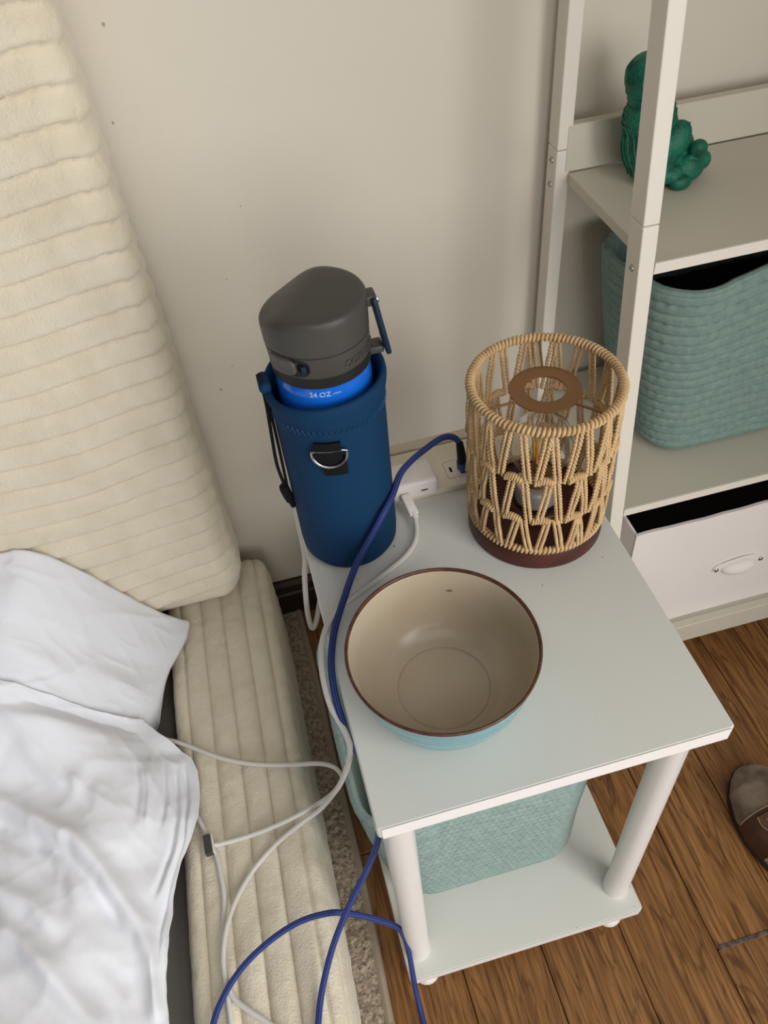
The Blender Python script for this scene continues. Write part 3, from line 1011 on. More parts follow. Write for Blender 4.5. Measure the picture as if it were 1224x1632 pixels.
# fabric loop and drawcord at the left of the sleeve
tab = MB()
box(tab, BX - 0.0540, BX - 0.0440, BY - 0.009, BY + 0.013, T + 0.1990, T + 0.2090, 0.0042, 4)
obj('cord_channel', tab, 'sleeve', parent=sleeve)
mb = MB()
ycord = BY - 0.004
tube(mb, cat([(-0.0055, ycord, 0.7120), (-0.0042, ycord, 0.7005), (-0.0040, ycord, 0.6815), (-0.0058, ycord, 0.6478), (-0.0072, ycord, 0.6151), (-0.0050, ycord, 0.5885)], 6), 0.0015, 8)
tube(mb, cat([(-0.0040, ycord, 0.7120), (-0.0030, ycord, 0.7005), (-0.0022, ycord, 0.6809), (-0.0021, ycord, 0.6465), (-0.0024, ycord, 0.6134), (-0.0028, ycord, 0.5878)], 6), 0.0013, 8)
cord = obj('drawcord', mb, 'black', parent=sleeve)
ck = lathe(MB(), [(0, -0.0215), (0.0022, -0.021), (0.0028, -0.014), (0.0040, -0.012), (0.0046, -0.004), (0.0046, 0.004), (0.0036, 0.008), (0, 0.0085)], (0, 0, 0), 18)
q = Matrix.Translation((-0.0050, ycord, 0.5800)) @ Matrix.Rotation(radians(-10), 4, 'Y')
ck.v = [tuple(q @ Vector(p)) for p in ck.v]
obj('cord_lock', ck, 'black', parent=cord)

# ================================================================ BOWL
GX, GY = 0.0837, 0.0973
bowl = thing('bowl', 'deep turquoise bowl with cream inside and brown rim', 'bowl', (GX, GY, T))
outer = [(0.0, 0.0022), (0.034, 0.0022), (0.036, 0.0002), (0.040, 0.0002), (0.0430, 0.002), (0.0510, 0.0060), (0.0590, 0.0140), (0.0650, 0.0250), (0.0695, 0.0390), (0.0722, 0.0530), (0.0742, 0.0660), (0.0750, 0.0678)]
inner = [(0.0742, 0.0692), (0.0730, 0.0665), (0.0697, 0.053), (0.0668, 0.040), (0.0620, 0.027), (0.0550, 0.0165), (0.0465, 0.0100), (0.0395, 0.0078), (0.0378, 0.0082), (0.0360, 0.0070), (0.0, 0.0066)]
rimp = [(0.0742, 0.0665), (0.0755, 0.0675), (0.0764, 0.0690), (0.0766, 0.0702), (0.0758, 0.0712), (0.0752, 0.0714), (0.0744, 0.0708), (0.0740, 0.0694), (0.0736, 0.0680)]
def ripple(a, r, z):
    if 0.006 < z < 0.064:
        r += 0.0004 * sin(z * 620) + 0.0002 * sin(3 * a + z * 90)
    return r, z
def dense(pr, n):
    c = cat([(p[0], 0, p[1]) for p in pr], n)
    return [(max(0.0, p.x), p.z) for p in c]
o1 = dense(outer[4:], 5)
obj('outside', lathe(MB(), [(0.0004, 0.0022)] + outer[1:4] + o1, (GX, GY, T), 96, ripple), 'bowlout', parent=bowl, angle=60)
obj('inside', lathe(MB(), dense(inner, 4), (GX, GY, T), 96), 'bowlin', parent=bowl, angle=60)
def rim_wob(a, r, z):
    if z < 0.0668:
        z += 0.0008 * sin(a * 47) * sin(a * 13 + 1) - 0.0008 * abs(noise.noise(Vector((a * 14, 0, 0))))
    return r, z
obj('rim', lathe(MB(), rimp, (GX, GY, T), 240, rim_wob), 'bowlrim', parent=bowl, angle=60)

mb = MB()
a0 = radians(68)
v = []
for k in range(10):
    t = 2 * pi * k / 10
    a = a0 + 0.0026 * cos(t) / 0.068
    z = 0.0490 + 0.0012 * sin(t)
    rr = 0.0688 + (z - 0.049) * 0.26 - 0.0006
    v.append((GX + rr * cos(a), GY + rr * sin(a), T + z))
mb.add(v, [tuple(range(10))])
obj('glaze_pit', mb, 'glazemark', parent=bowl)

# ================================================================ LAMP
LX, LY = 0.2260, 0.2555
SR = 0.0632            # shade radius to the rope centres
Z0, Z1 = 0.0245, 0.1705
lamp = thing('table_lamp', 'table lamp with open tan rope shade on red brown wooden base', 'lamp', (LX, LY, T))
obj('base', lathe(MB(), [(0, 0.0003), (0.0630, 0.0003), (0.0648, 0.002), (0.0650, 0.0195), (0.0640, 0.0215), (0.0605, 0.0222), (0.030, 0.0222), (0.029, 0.030), (0.0275, 0.0315), (0, 0.0315)], (LX, LY, T), 72), 'redwood', parent=lamp)
obj('socket', lathe(MB(), [(0, 0.031), (0.0200, 0.031), (0.0205, 0.033), (0.0205, 0.050), (0.0195, 0.053), (0.0150, 0.054), (0.0, 0.054)], (LX, LY, T), 40), 'brushed', parent=lamp)
obj('socket_ring', lathe(MB(), [(0.0205, 0.030), (0.0225, 0.030), (0.0225, 0.0335), (0.0205, 0.034)], (LX, LY, T), 40), 'blackplug', parent=lamp)
gl = [(0.0135, 0.053), (0.0140, 0.060), (0.0165, 0.068), (0.0225, 0.078), (0.0275, 0.088), (0.0298, 0.098), (0.0290, 0.108), (0.0255, 0.117), (0.0195, 0.1245), (0.0110, 0.1295), (0.0, 0.1312)]
gi = [(r * 0.965 if r > 0 else 0, z - (0.001 if z > 0.1 else -0.0003)) for (r, z) in gl][::-1]
bulb = obj('bulb', lathe(MB(), dense(gl, 3) + dense(gi, 3), (LX, LY, T), 48), 'glass', parent=lamp, angle=180)
obj('bulb_cap', lathe(MB(), [(0.0, 0.0535), (0.0132, 0.0535), (0.0132, 0.066), (0.0060, 0.068), (0.0035, 0.082), (0, 0.082)], (LX, LY, T), 28), 'bronze', parent=bulb)
mb = MB()
for k in range(4):
    a = pi / 4 + k * pi / 2
    tube(mb, [(LX + 0.0045 * cos(a), LY + 0.0045 * sin(a), T + 0.080), (LX + 0.0085 * cos(a), LY + 0.0085 * sin(a), T + 0.113)], 0.0013, 8)
obj('filament', mb, 'filament', parent=bulb)
# bronze ring with three spokes that carries the shade
wr = lathe(MB(), [(0.0175, 0.1615), (0.0300, 0.1615), (0.0308, 0.1622), (0.0308, 0.1632), (0.0300, 0.1638), (0.0180, 0.1638), (0.0172, 0.1632), (0.0172, 0.1620), (0.0175, 0.1615)], (LX, LY, T), 56)
obj('shade_ring', wr, 'bronze', parent=lamp)
for a in (radians(193), radians(-58), radians(73)):
    obj('spoke', tube(MB(), [(LX + 0.029 * cos(a), LY + 0.029 * sin(a), T + 0.1622), (LX + SR * cos(a), LY + SR * sin(a), T + 0.1680)], 0.0012, 8), 'bronze', parent=lamp)
# rope hoops: a core with a wound cord
def hoop(z, r, core, wind, turns):
    mb = MB()
    tube(mb, [(LX + r * cos(2 * pi * k / 72), LY + r * sin(2 * pi * k / 72), T + z) for k in range(72)], core, 8, closed=True)
    n = turns * 9
    pts = []
    for k in range(n):
        a = 2 * pi * k / n
        b = 2 * pi * turns * k / n
        jit = 1 + 0.12 * noise.noise(Vector((a * 9, 0, z * 50)))
        rr = r + (core + wind * 0.55) * jit * cos(b)
        pts.append((LX + rr * cos(a), LY + rr * sin(a), T + z + (core + wind * 0.55) * jit * sin(b)))
    tube(mb, pts, wind, 6, closed=True)
    return mb
obj('top_hoop', hoop(Z1, SR, 0.0021, 0.00155, 104), 'rope', parent=lamp, angle=180)
obj('bottom_hoop', hoop(Z0 + 0.0005, SR - 0.001, 0.0018, 0.0015, 100), 'rope', parent=lamp, angle=180)
# zigzag cords in three rows; every cord is a pair of two-ply twisted ropes
NZ = 15
DA = 2 * pi / NZ
ROWS = [(Z1 - 0.001, 0.1130), (0.1165, 0.0640), (0.0675, Z0 + 0.002)]
def rope_pair(za, zb, th_a, th_b, seed):
    """pair of twisted ropes from angle th_a at height za down to th_b at zb, lamp-local"""
    mb = MB()
    rs = 0.0011
    for side in (-1, 1):
        n = 40
        for ply in (0, pi):
            pts = []
            for i in range(n + 1):
                t = i / n
                ang = th_a + (th_b - th_a) * t + side * 0.0021 / SR
                z = za + (zb - za) * t
                bow = 0.0012 * sin(pi * t) + 0.0008 * noise.noise(Vector((t * 3, seed, side)))
                ph = 2 * pi * t * 7.5 * side + ply + seed
                rr = SR + 0.0006 + bow + 0.00085 * cos(ph)
                dz = 0.0
                da = 0.00085 * sin(ph) / SR
                pts.append((LX + rr * cos(ang + da), LY + rr * sin(ang + da), T + z + dz))
            tube(mb, pts, rs * (1 + 0.06 * side), 5)
    return mb
cords = []
for ri, (za, zb) in enumerate(ROWS):
    for lean in (-1, 1):
        for var in range(2):
            ph0 = ri * 0.04 + var * 0.02
            mb = rope_pair(za + 0.001 * var, zb - 0.001 * var, lean * (DA * 0.40), lean * (0.055 + 0.01 * var), ri * 3.1 + lean + var * 5.7)
            o = obj('rope_cord', mb, 'rope', parent=lamp, angle=180)
            cords.append((o, ri, lean, var))
used = set()
for ri in range(3):
    for k in range(NZ):
        for lean in (-1, 1):
            var = (k * 7 + ri * 3 + (lean > 0)) % 2
            src = [c[0] for c in cords if c[1] == ri and c[2] == lean and c[3] == var][0]
            if src.name in used:
                o = src.copy()
                COL.objects.link(o)
                o.parent = lamp
            else:
                o = src
                used.add(src.name)
            o.rotation_euler = (0, 0, radians(-97) + DA * k + DA * 0.5 * 0 + 0.05 * sin(k * 2.3 + ri) + ri * 0.05)
# scalloped wound bars between the rows
def bar(z, th0, th1, seed):
    mb = MB()
    n = 70
    core = []
    pts = []
    for i in range(n + 1):
        t = i / n
        a = th0 + (th1 - th0) * t
        zz = z + 0.0024 * sin(pi * t)
        core.append((LX + (SR + 0.0008) * cos(a), LY + (SR + 0.0008) * sin(a), T + zz))
        b = 2 * pi * 7 * t + seed
        rr = SR + 0.0008 + 0.0027 * cos(b)
        pts.append((LX + rr * cos(a), LY + rr * sin(a), T + zz + 0.0027 * sin(b)))
    tube(mb, core[::4], 0.0019, 6)
    tube(mb, pts, 0.00125, 5)
    return mb
for zb in (0.1145, 0.0658):
    src = obj('rope_bar', bar(zb, DA * 0.22, DA * 0.78, zb * 40), 'rope', parent=lamp, angle=180)
    for k in range(NZ):
        o = src if k == 0 else src.copy()
        if k:
            COL.objects.link(o)
            o.parent = lamp
        o.rotation_euler = (0, 0, radians(-97) + DA * k + 0.02 * sin(k * 1.7))

# ================================================================ BASKETS
def basket(name, label, x0, x1, y0, y1, zb, hfun, rows, flare, rad, material, group, liner_z, stitch=0.0085, rim_dz=0.012, amp=0.0016, expo=0.2, dash=0.5):
    root = thing(name, label, 'basket', ((x0 + x1) / 2, (y0 + y1) / 2, zb), group)
    cx_, cy_ = (x0 + x1) / 2, (y0 + y1) / 2
    hx, hy = (x1 - x0) / 2, (y1 - y0) / 2
    # perimeter of a rounded rectangle
    pts = []
    segs = 9
    for (sx, sy, a0) in ((1, 1, 0), (-1, 1, pi / 2), (-1, -1, pi), (1, -1, 1.5 * pi)):
        for k in range(segs + 1):
            a = a0 + pi / 2 * k / segs
            pts.append((sx * (hx - rad) + rad * cos(a), sy * (hy - rad) + rad * sin(a), cos(a), sin(a)))
    # resample densely
    per = []
    step = 0.0016
    n = len(pts)
    for i in range(n):
        p, q = pts[i], pts[(i + 1) % n]
        L = hypot(q[0] - p[0], q[1] - p[1])
        m_ = max(1, int(L / step))
        for k in range(m_):
            t = k / m_
            per.append(tuple(p[j] + (q[j] - p[j]) * t for j in range(4)))
    npr = len(per)
    S = [0.0]
    for i in range(1, npr):
        S.append(S[-1] + hypot(per[i][0] - per[i - 1][0], per[i][1] - per[i - 1][1]))
    nz = rows * 9
    v = []; f = []
    def P(i, w, thick=0.0, relief=True):
        px, py, nx, ny = per[i]
        H = hfun(cx_ + px, cy_ + py)
        z = H * w
        fl = (flare[0] * max(0, -nx) ** 1.5 + flare[1] * max(0, nx) ** 1.5 + flare[2] * max(0, -ny) ** 1.5 + flare[3] * max(0, ny) ** 1.5) * (w ** 0.8)
        rr = 0.016 * (1 - min(1.0, z / 0.022)) ** 2       # rounded foot
        off = fl - rr - thick
        off += 0.004 * noise.noise(Vector((px * 9, py * 9, z * 7 + x0 * 3))) * w
        if relief:
            t = (w * rows) % 1.0
            row = int(w * rows)
            d = min(t, 1 - t)
            ph = (S[i] / stitch + 0.5 * ((row + (t > 0.5)) % 2)) % 1.0
            ds = min(ph, 1 - ph)
            hole = exp(-(ds / 0.2) ** 2)
            off += amp * (1 - exp(-(d / expo) ** 2) * (1 - dash + dash * hole))
            off += amp * 0.25 * cos(2 * pi * S[i] / (stitch * 0.5)) * (1 - 2 * d)
        # corners flare a touch less
        return (cx_ + px + nx * off, cy_ + py + ny * off, zb + z)
    for j in range(nz + 1):
        for i in range(npr):
            v.append(P(i, j / nz))
    for j in range(nz):
        for i in range(npr):
            i2 = (i + 1) % npr
            f.append((j * npr + i, j * npr + i2, (j + 1) * npr + i2, (j + 1) * npr + i))
    # bottom
    b0 = len(v)
    v.append((cx_, cy_, zb + 0.0004))
    for i in range(npr):
        f.append((b0, (i + 1) % npr, i))
    obj('woven_wall', MB().add(v, f), material, parent=root, angle=180)
    # inside wall
    v = []; f = []
    st = max(1, npr // 130)
    idx = list(range(0, npr, st))
    for w in (1.0, 0.7, 0.35, 0.06):
        for i in idx:
            v.append(P(i, w, 0.006, False))
    k = len(idx)
    for j in range(3):
        for i in range(k):
            i2 = (i + 1) % k
            f.append((j * k + i, j * k + i2, (j + 1) * k + i2, (j + 1) * k + i))
    f.append(tuple(3 * k + i for i in range(k)))
    obj('inner_wall', MB().add(v, f), material, parent=root, angle=180)
    rimp_ = [Vector(P(i, 1.0, 0.0025, False)) + Vector((0, 0, 0.0005)) for i in idx]
    obj('rim', tube(MB(), rimp_, 0.0048, 8, closed=True), material, parent=root)
    return root, P, idx

def h_shelf(x, y):
    h = 0.226 + 0.014 * smoothstep(0.50, 0.42, y)
    if y < 0.50:
        h += 0.020 * smoothstep(0.46, 0.58, x)
    return h
ZS2 = 0.3800
SBX0, SBX1, SBY0, SBY1 = 0.447, 0.715, 0.390, 0.548
root, P, idx = basket('woven_basket', 'dusty teal woven basket standing on the white ladder shelf', SBX0, SBX1, SBY0, SBY1, ZS2 + 0.0005, h_shelf, 19, (0.040, 0.018, 0.006, 0.008), 0.042, 'teal2', None, 0, stitch=0.0080, amp=0.0030, expo=0.14, dash=0.55)
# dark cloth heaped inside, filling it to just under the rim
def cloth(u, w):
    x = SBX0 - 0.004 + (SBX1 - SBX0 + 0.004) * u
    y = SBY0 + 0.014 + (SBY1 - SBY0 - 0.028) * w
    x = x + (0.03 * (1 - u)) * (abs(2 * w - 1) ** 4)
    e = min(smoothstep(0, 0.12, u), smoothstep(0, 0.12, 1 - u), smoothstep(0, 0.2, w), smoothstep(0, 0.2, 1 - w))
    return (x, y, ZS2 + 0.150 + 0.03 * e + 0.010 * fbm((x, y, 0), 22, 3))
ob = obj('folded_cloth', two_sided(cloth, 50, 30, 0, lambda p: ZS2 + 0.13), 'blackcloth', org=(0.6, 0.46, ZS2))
tag(ob, 'black cloth lying inside the dusty teal shelf basket', 'cloth')

TBX0, TBX1, TBY0, TBY1 = 0.020, 0.246, 0.082, 0.345
def h_table(x, y):
    return 0.235 + 0.006 * sin(x * 20)
basket('woven_basket', 'pale teal woven basket on the lower shelf of the side table', TBX0, TBX1, TBY0, TBY1, ZS + 0.0005, h_table, 22, (0.036, 0.002, 0.004, 0.004), 0.046, 'teal', None, 0, stitch=0.0070, amp=0.0028, expo=0.2, dash=0.75)

# ================================================================ LADDER SHELF
shelf = thing('ladder_shelf', 'white ladder shelf unit with steel posts against the wall', 'shelf unit', (0.56, 0.44, 0.0))
PX0, PX1 = 0.3590, 0.3752
UX = 0.748
def fy(z): return 0.2893 + 0.1055 * z        # front plane of the leaning posts
def front_post(x0, x1, z0, z1, mb):
    d = 0.026
    v = []
    for z in (z0, z1):
        y = fy(z)
        v += [(x0, y, z), (x1, y, z), (x1, y + d, z), (x0, y + d, z)]
    mb.add(v, [(3, 2, 1, 0), (4, 5, 6, 7), (0, 1, 5, 4), (1, 2, 6, 5), (2, 3, 7, 6), (3, 0, 4, 7)])
for (x0, x1) in ((PX0, PX1), (UX, UX + PX1 - PX0)):
    for (z0, z1) in ((0.0, 0.7205), (0.7213, 1.55)):
        mb = MB(); front_post(x0, x1, z0, z1, mb)
        o = obj('front_post', mb, 'metalwhite', parent=shelf, smooth=False)
        bv = o.modifiers.new('edge', 'BEVEL'); bv.width = 0.0012; bv.segments = 2
    for (z0, z1) in ((0.0, 0.7095), (0.7103, 1.55)):
        obj('rear_post', box(MB(), x0 + 0.002, x1 + 0.002, 0.563, 0.588, z0, z1, 0.0012, 2), 'metalwhite', parent=shelf, smooth=False)
def board(name, z0, z1, yback, y0=None):
    y0 = fy(z1) if y0 is None else y0
    obj(name, box(MB(), PX1 + 0.0004, UX - 0.0004, y0, yback, z0, z1, 0.0008, 1), 'shelfwhite', parent=shelf, smooth=False)
    obj('bright_edge_strip', box(MB(), PX1 + 0.0004, UX - 0.0004, y0 - 0.0006, y0 - 0.0001, z0 + 0.0003, z1 - 0.0002), 'metalwhite', parent=shelf, smooth=False)  # paler strip paints in the stronger light on the board's front edge
board('shelf_board', 0.6725, 0.6845, 0.562)
board('shelf_board', 0.3685, 0.3800, 0.588)
board('shelf_board', 0.1120, 0.1245, 0.588, fy(0.12) + 0.003)
board('shelf_board', 1.060, 1.072, 0.562)
obj('front_rail', box(MB(), PX1 + 0.0004, UX - 0.0004, fy(0.11), fy(0.11) + 0.012, 0.0880, 0.1275, 0.001, 1), 'shelfwhite', parent=shelf, smooth=False)
obj('back_panel', box(MB(), PX1 - 0.004, UX - 0.0004, 0.5625, 0.5750, 0.6850, 0.7350, 0.001, 1), 'shelfwhite', parent=shelf, smooth=False)
obj('back_panel', box(MB(), PX1 - 0.004, UX - 0.0004, 0.5625, 0.5750, 1.0725, 1.1225, 0.001, 1), 'shelfwhite', parent=shelf, smooth=False)
def side_screw(y, z):
    mb = lathe(MB(), [(0.0, 0.0), (0.0036, 0.0), (0.0034, 0.0010), (0.0018, 0.0012), (0.0014, 0.0006), (0.0, 0.0006)], (0, 0, 0), 18)
    q = Matrix.Translation((PX0 + (0.002 if y > 0.5 else 0.0), y, z)) @ Matrix.Rotation(radians(-90), 4, 'Y')
    mb.v = [tuple(q @ Vector(p)) for p in mb.v]
    obj('screw', mb, 'steel', parent=shelf)
side_screw(0.5755, 0.6960)
side_screw(0.5755, 0.6690)
side_screw(fy(0.676) + 0.013, 0.6765)

# ---- fabric storage box on the bottom shelf
bx = thing('storage_box', 'white fabric storage box with cup handle on the bottom shelf', 'storage box', (0.56, 0.43, 0.1245))
BX0, BX1, BY0, BY1, BZ0, BZ1 = 0.394, 0.728, 0.3200, 0.555, 0.1250, 0.335
wl = 0.004
def wavy_panel(nm, fn, mtl):
    nu, nv = 30, 16
    v = [fn(i / (nu - 1), j / (nv - 1), 0) for j in range(nv) for i in range(nu)] + [fn(i / (nu - 1), j / (nv - 1), 1) for j in range(nv) for i in range(nu)]
    n = nu * nv
    f = []
    for j in range(nv - 1):
        for i in range(nu - 1):
            a = j * nu + i
            f.append((a, a + 1, a + nu + 1, a + nu)); f.append((n + a + 1, n + a, n + a + nu, n + a + nu + 1))
    for i in range(nu - 1):
        f.append((i + 1, i, n + i, n + i + 1)); a = (nv - 1) * nu + i; f.append((a, a + 1, n + a + 1, n + a))
    for j in range(nv - 1):
        a = j * nu; f.append((a, a + nu, n + a + nu, n + a)); a = j * nu + nu - 1; f.append((a + nu, a, n + a, n + a + nu))
    return obj(nm, MB().add(v, f), mtl, parent=bx)
wavy_panel('front_panel', lambda u, w, k: (BX0 + (BX1 - BX0) * u, BY0 + 0.004 * k + 0.0012 * sin(pi * w) * sin(u * 7) + 0.0010 * noise.noise(Vector((u * 6, w * 3, 0))), BZ0 + (BZ1 - BZ0 + 0.0022 * noise.noise(Vector((u * 9, 5, 0)))) * w), 'boxwhite')
obj('side_panel', box(MB(), BX0, BX0 + wl, BY0 + 0.003, BY1, BZ0, BZ1 - 0.001, 0.0015, 2), 'boxwhite', parent=bx)
obj('side_panel', box(MB(), BX1 - wl, BX1, BY0 + 0.003, BY1, BZ0, BZ1 - 0.001, 0.0015, 2), 'boxwhite', parent=bx)
obj('back_wall', box(MB(), BX0, BX1, BY1 - wl, BY1, BZ0, BZ1 - 0.001, 0.0015, 2), 'boxwhite', parent=bx)
obj('lining', box(MB(), BX0 + wl, BX1 - wl, BY0 + 0.0055, BY1 - wl, BZ0 + 0.002, BZ0 + 0.150, 0.001, 1), 'boxgrey', parent=bx, smooth=False)
mb = MB()
li = 0.0008
box(mb, BX0 + wl, BX0 + wl + li, BY0 + 0.0055, BY1 - wl, BZ0 + 0.14, BZ1 - 0.003)
box(mb, BX0 + wl, BX1 - wl, BY1 - wl - li, BY1 - wl, BZ0 + 0.14, BZ1 - 0.003)
box(mb, BX0 + wl, BX1 - wl, BY0 + 0.0052, BY0 + 0.006, BZ0 + 0.14, BZ1 - 0.006)
obj('lining_sides', mb, 'boxgrey', parent=bx, smooth=False)
# cup handle: a quarter dome with a rim line and two screws
HX, HZ = 0.5585, 0.2185
def cup(u, w):
    a = 2 * pi * u
    k = sin(pi / 2 * w)
    return (HX + 0.0255 * k * cos(a), BY0 - 0.001 - 0.0125 * cos(pi / 2 * w), HZ - 0.0005 + 0.0125 * k * sin(a))
hd = obj('cup_handle', grid(MB(), 40, 14, cup), 'boxwhite', parent=bx, angle=180)
mb = MB()
tube(mb, cat([(HX - 0.036, BY0 - 0.0010, HZ - 0.0005), (HX - 0.028, BY0 - 0.0018, HZ + 0.0090), (HX - 0.012, BY0 - 0.0030, HZ + 0.0150), (HX + 0.010, BY0 - 0.0030, HZ + 0.0160), (HX + 0.028, BY0 - 0.0018, HZ + 0.0110), (HX + 0.036, BY0 - 0.0010, HZ + 0.0030)], 8), 0.0017, 8)
obj('handle_rim', mb, 'boxwhite', parent=hd)
v = []
n = 40
for k in range(n):
    a = 2 * pi * k / n
    v.append((HX + 0.037 * cos(a), BY0 - 0.0004, HZ + 0.003 + 0.0125 * sin(a)))
for k in range(n):
    a = 2 * pi * k / n
    v.append((HX + 0.036 * cos(a), BY0 - 0.0020, HZ + 0.003 + 0.0115 * sin(a)))
obj('handle_plate', MB().add(v, [(k, (k + 1) % n, n + (k + 1) % n, n + k) for k in range(n)] + [tuple(n + k for k in range(n))]), 'boxwhite', parent=hd)
for sx in (-0.0325, 0.0325):
    mb = lathe(MB(), [(0.0, 0.0), (0.0036, 0.0), (0.0033, 0.0014), (0.0020, 0.0024), (0.0, 0.0028)], (0, 0, 0), 18)
    q = Matrix.Translation((HX + sx, BY0 - 0.0018, HZ + 0.002)) @ Matrix.Rotation(radians(90), 4, 'X')
    mb.v = [tuple(q @ Vector(p)) for p in mb.v]
    obj('handle_screw', mb, 'steel', parent=hd)

# ---- green carved figurine
FX, FY, FZ = 0.452, 0.512, 0.6845
bm = bmesh.new()
def blob(c, r, rot=None):
    mt_ = Matrix.Translation((FX + c[0], FY + c[1], FZ + c[2]))
    if rot:
        mt_ = mt_ @ Matrix.Rotation(radians(rot[1]), 4, rot[0])
    mt_ = mt_ @ Matrix.Diagonal((r[0], r[1], r[2], 1))
    bmesh.ops.create_icosphere(bm, subdivisions=3, radius=1.0, matrix=mt_)
blob((-0.008, 0.002, 0.036), (0.031, 0.030, 0.038), ('Y', -22))   # robed torso
blob((-0.017, 0.002, 0.066), (0.0265, 0.025, 0.026), ('Y', -18))  # shoulders
blob((-0.027, 0.000, 0.106), (0.0215, 0.0225, 0.0225))            # hooded head
blob((-0.024, 0.001, 0.088), (0.019, 0.019, 0.014))
blob((-0.021, -0.006, 0.103), (0.017, 0.017, 0.017))              # face
blob((0.004, -0.016, 0.046), (0.016, 0.013, 0.021), ('Y', 35))    # near arm
blob((0.006, 0.016, 0.046), (0.016, 0.013, 0.021), ('Y', 35))     # far arm
blob((0.018, -0.002, 0.036), (0.016, 0.016, 0.014))               # joined hands
blob((0.004, 0.0, 0.015), (0.036, 0.032, 0.0165))                 # folded legs
blob((0.024, -0.019, 0.016), (0.018, 0.013, 0.0145))              # near knee
blob((0.027, 0.017, 0.016), (0.018, 0.013, 0.0145))               # far knee
blob((0.043, -0.010, 0.017), (0.0115, 0.010, 0.0105))             # toes
blob((0.045, 0.010, 0.015), (0.0115, 0.010, 0.0105))
blob((0.012, -0.030, 0.0075), (0.012, 0.008, 0.0085))             # near foot
blob((0.030, -0.022, 0.036), (0.010, 0.008, 0.009))
bm.verts.index_update()
fb = MB().add([w.co[:] for w in bm.verts], [tuple(w.index for w in q.verts) for q in bm.faces])
bm.free()
fb.v = [(p[0], p[1], max(p[2], FZ + 0.0004)) for p in fb.v]
fig = thing('figurine', 'green carved seated figurine on the upper white shelf', 'figurine', (FX, FY, FZ))
fbody = obj('figure_body', fb, 'jade', parent=fig, angle=180)
rm = fbody.modifiers.new('fuse', 'REMESH'); rm.mode = 'VOXEL'; rm.voxel_size = 0.0013; rm.use_smooth_shade = True
sm = fbody.modifiers.new('soften', 'SMOOTH'); sm.iterations = 3; sm.factor = 0.5
# carved lines laid on the fused surface
from mathutils.bvhtree import BVHTree
_dg = bpy.context.evaluated_depsgraph_get()
_ev = fbody.evaluated_get(_dg)
_me = _ev.to_mesh()
_off = Vector((FX, FY, FZ))
BVH = BVHTree.FromPolygons([w.co.copy() + _off for w in _me.vertices], [tuple(p.vertices) for p in _me.polygons])
_ev.to_mesh_clear()
def skin_pt(axis, ang, z, dz=0.0, out=0.0003):
    o_ = Vector((FX + axis[0], FY + axis[1], FZ + z))
    d = Vector((cos(ang), sin(ang), dz)).normalized()
    hit = BVH.ray_cast(o_ + d * 0.09, -d)
    p = hit[0] if hit[0] else o_ + d * 0.02
    return p + d * out
def carve(name, lines, r):
    mb = MB()
    for pts, closed in lines:
        tube(mb, pts, r, 6, closed=closed)
    obj(name, mb, 'jade', parent=fig)
A_ = [2 * pi * k / 48 for k in range(48)]
carve('hood_band', [([skin_pt((-0.025, 0), a, 0.095 + 0.002 * cos(a)) for a in A_], True)], 0.0013)
carve('collar_band', [([skin_pt((-0.020, 0.001), a, 0.0785) for a in A_], True), ([skin_pt((-0.018, 0.001), a, 0.073) for a in A_], True)], 0.0010)
carve('robe_points', [([skin_pt((-0.018, 0.001), 2 * pi * k / 36, 0.0665 if k % 2 else 0.0715) for k in range(36)], True)], 0.0008)
mb = MB()
for a in A_:
    lathe(mb, [(0, -0.0011), (0.0008, -0.0008), (0.0011, 0), (0.0008, 0.0008), (0, 0.0011)], tuple(skin_pt((-0.016, 0.002), a, 0.0615)), 8)
obj('bead_trim', mb, 'jade', parent=fig)
carve('robe_folds', [([skin_pt((-0.012 + 0.008 * i / 10, 0.0), radians(a0) + 0.35 * i / 10, 0.057 - 0.047 * i / 10) for i in range(11)], False) for a0 in (150, 166, 182, 198, 214, 230)], 0.0012)
sc = []
for (az, zz) in ((195, 0.109), (222, 0.115), (248, 0.107), (170, 0.116), (275, 0.116)):
    for rr in (0.10, 0.20, 0.30):
        sc.append(([skin_pt((-0.027, 0), radians(az) + rr * cos(2 * pi * k / 14), zz + 0.020 * rr * sin(2 * pi * k / 14)) for k in range(14)], True))
carve('hood_scrolls', sc, 0.0006)

# ================================================================ SHOE
shoe = thing('shoe', 'grey brown suede slip on shoe with dark leather strap', 'shoe', (0.52, 0.0, 0.0))
# outline of the sole in shoe axes: s along heel->toe (0..1), half width left/right
SA = Vector((0.542, -0.152, 0)); SD = Vector((-0.12, 1.0, 0)).normalized(); SN = Vector((-SD.y, SD.x, 0))   # SN points left
SL = 0.290
LW = [(0.0, 0.0), (0.02, 0.018), (0.08, 0.031), (0.2, 0.036), (0.4, 0.041), (0.6, 0.0525), (0.7, 0.0555), (0.8, 0.052), (0.9, 0.040), (0.96, 0.024), (0.99, 0.011), (1.0, 0.0)]
RW = [(0.0, 0.0), (0.02, 0.018), (0.08, 0.031), (0.2, 0.035), (0.4, 0.034), (0.6, 0.040), (0.7, 0.043), (0.8, 0.043), (0.9, 0.037), (0.96, 0.026), (0.99, 0.013), (1.0, 0.0)]
def sp(s, lat, z, grow=0.0):
    p = SA + SD * (SL * s) + SN * lat
    return (p.x, p.y, z)
SS = [0, 0.006, 0.02, 0.045] + [0.08 + 0.035 * i for i in range(23)] + [0.885, 0.915, 0.94, 0.96, 0.975, 0.988, 0.996, 1.0]
mb = MB()
lo = [sp(s, interp(LW, s), 0) for s in SS] + [sp(s, -interp(RW, s), 0) for s in SS[::-1][1:-1]]
cen = SA + SD * (SL * 0.5)
n = len(lo)
v = []
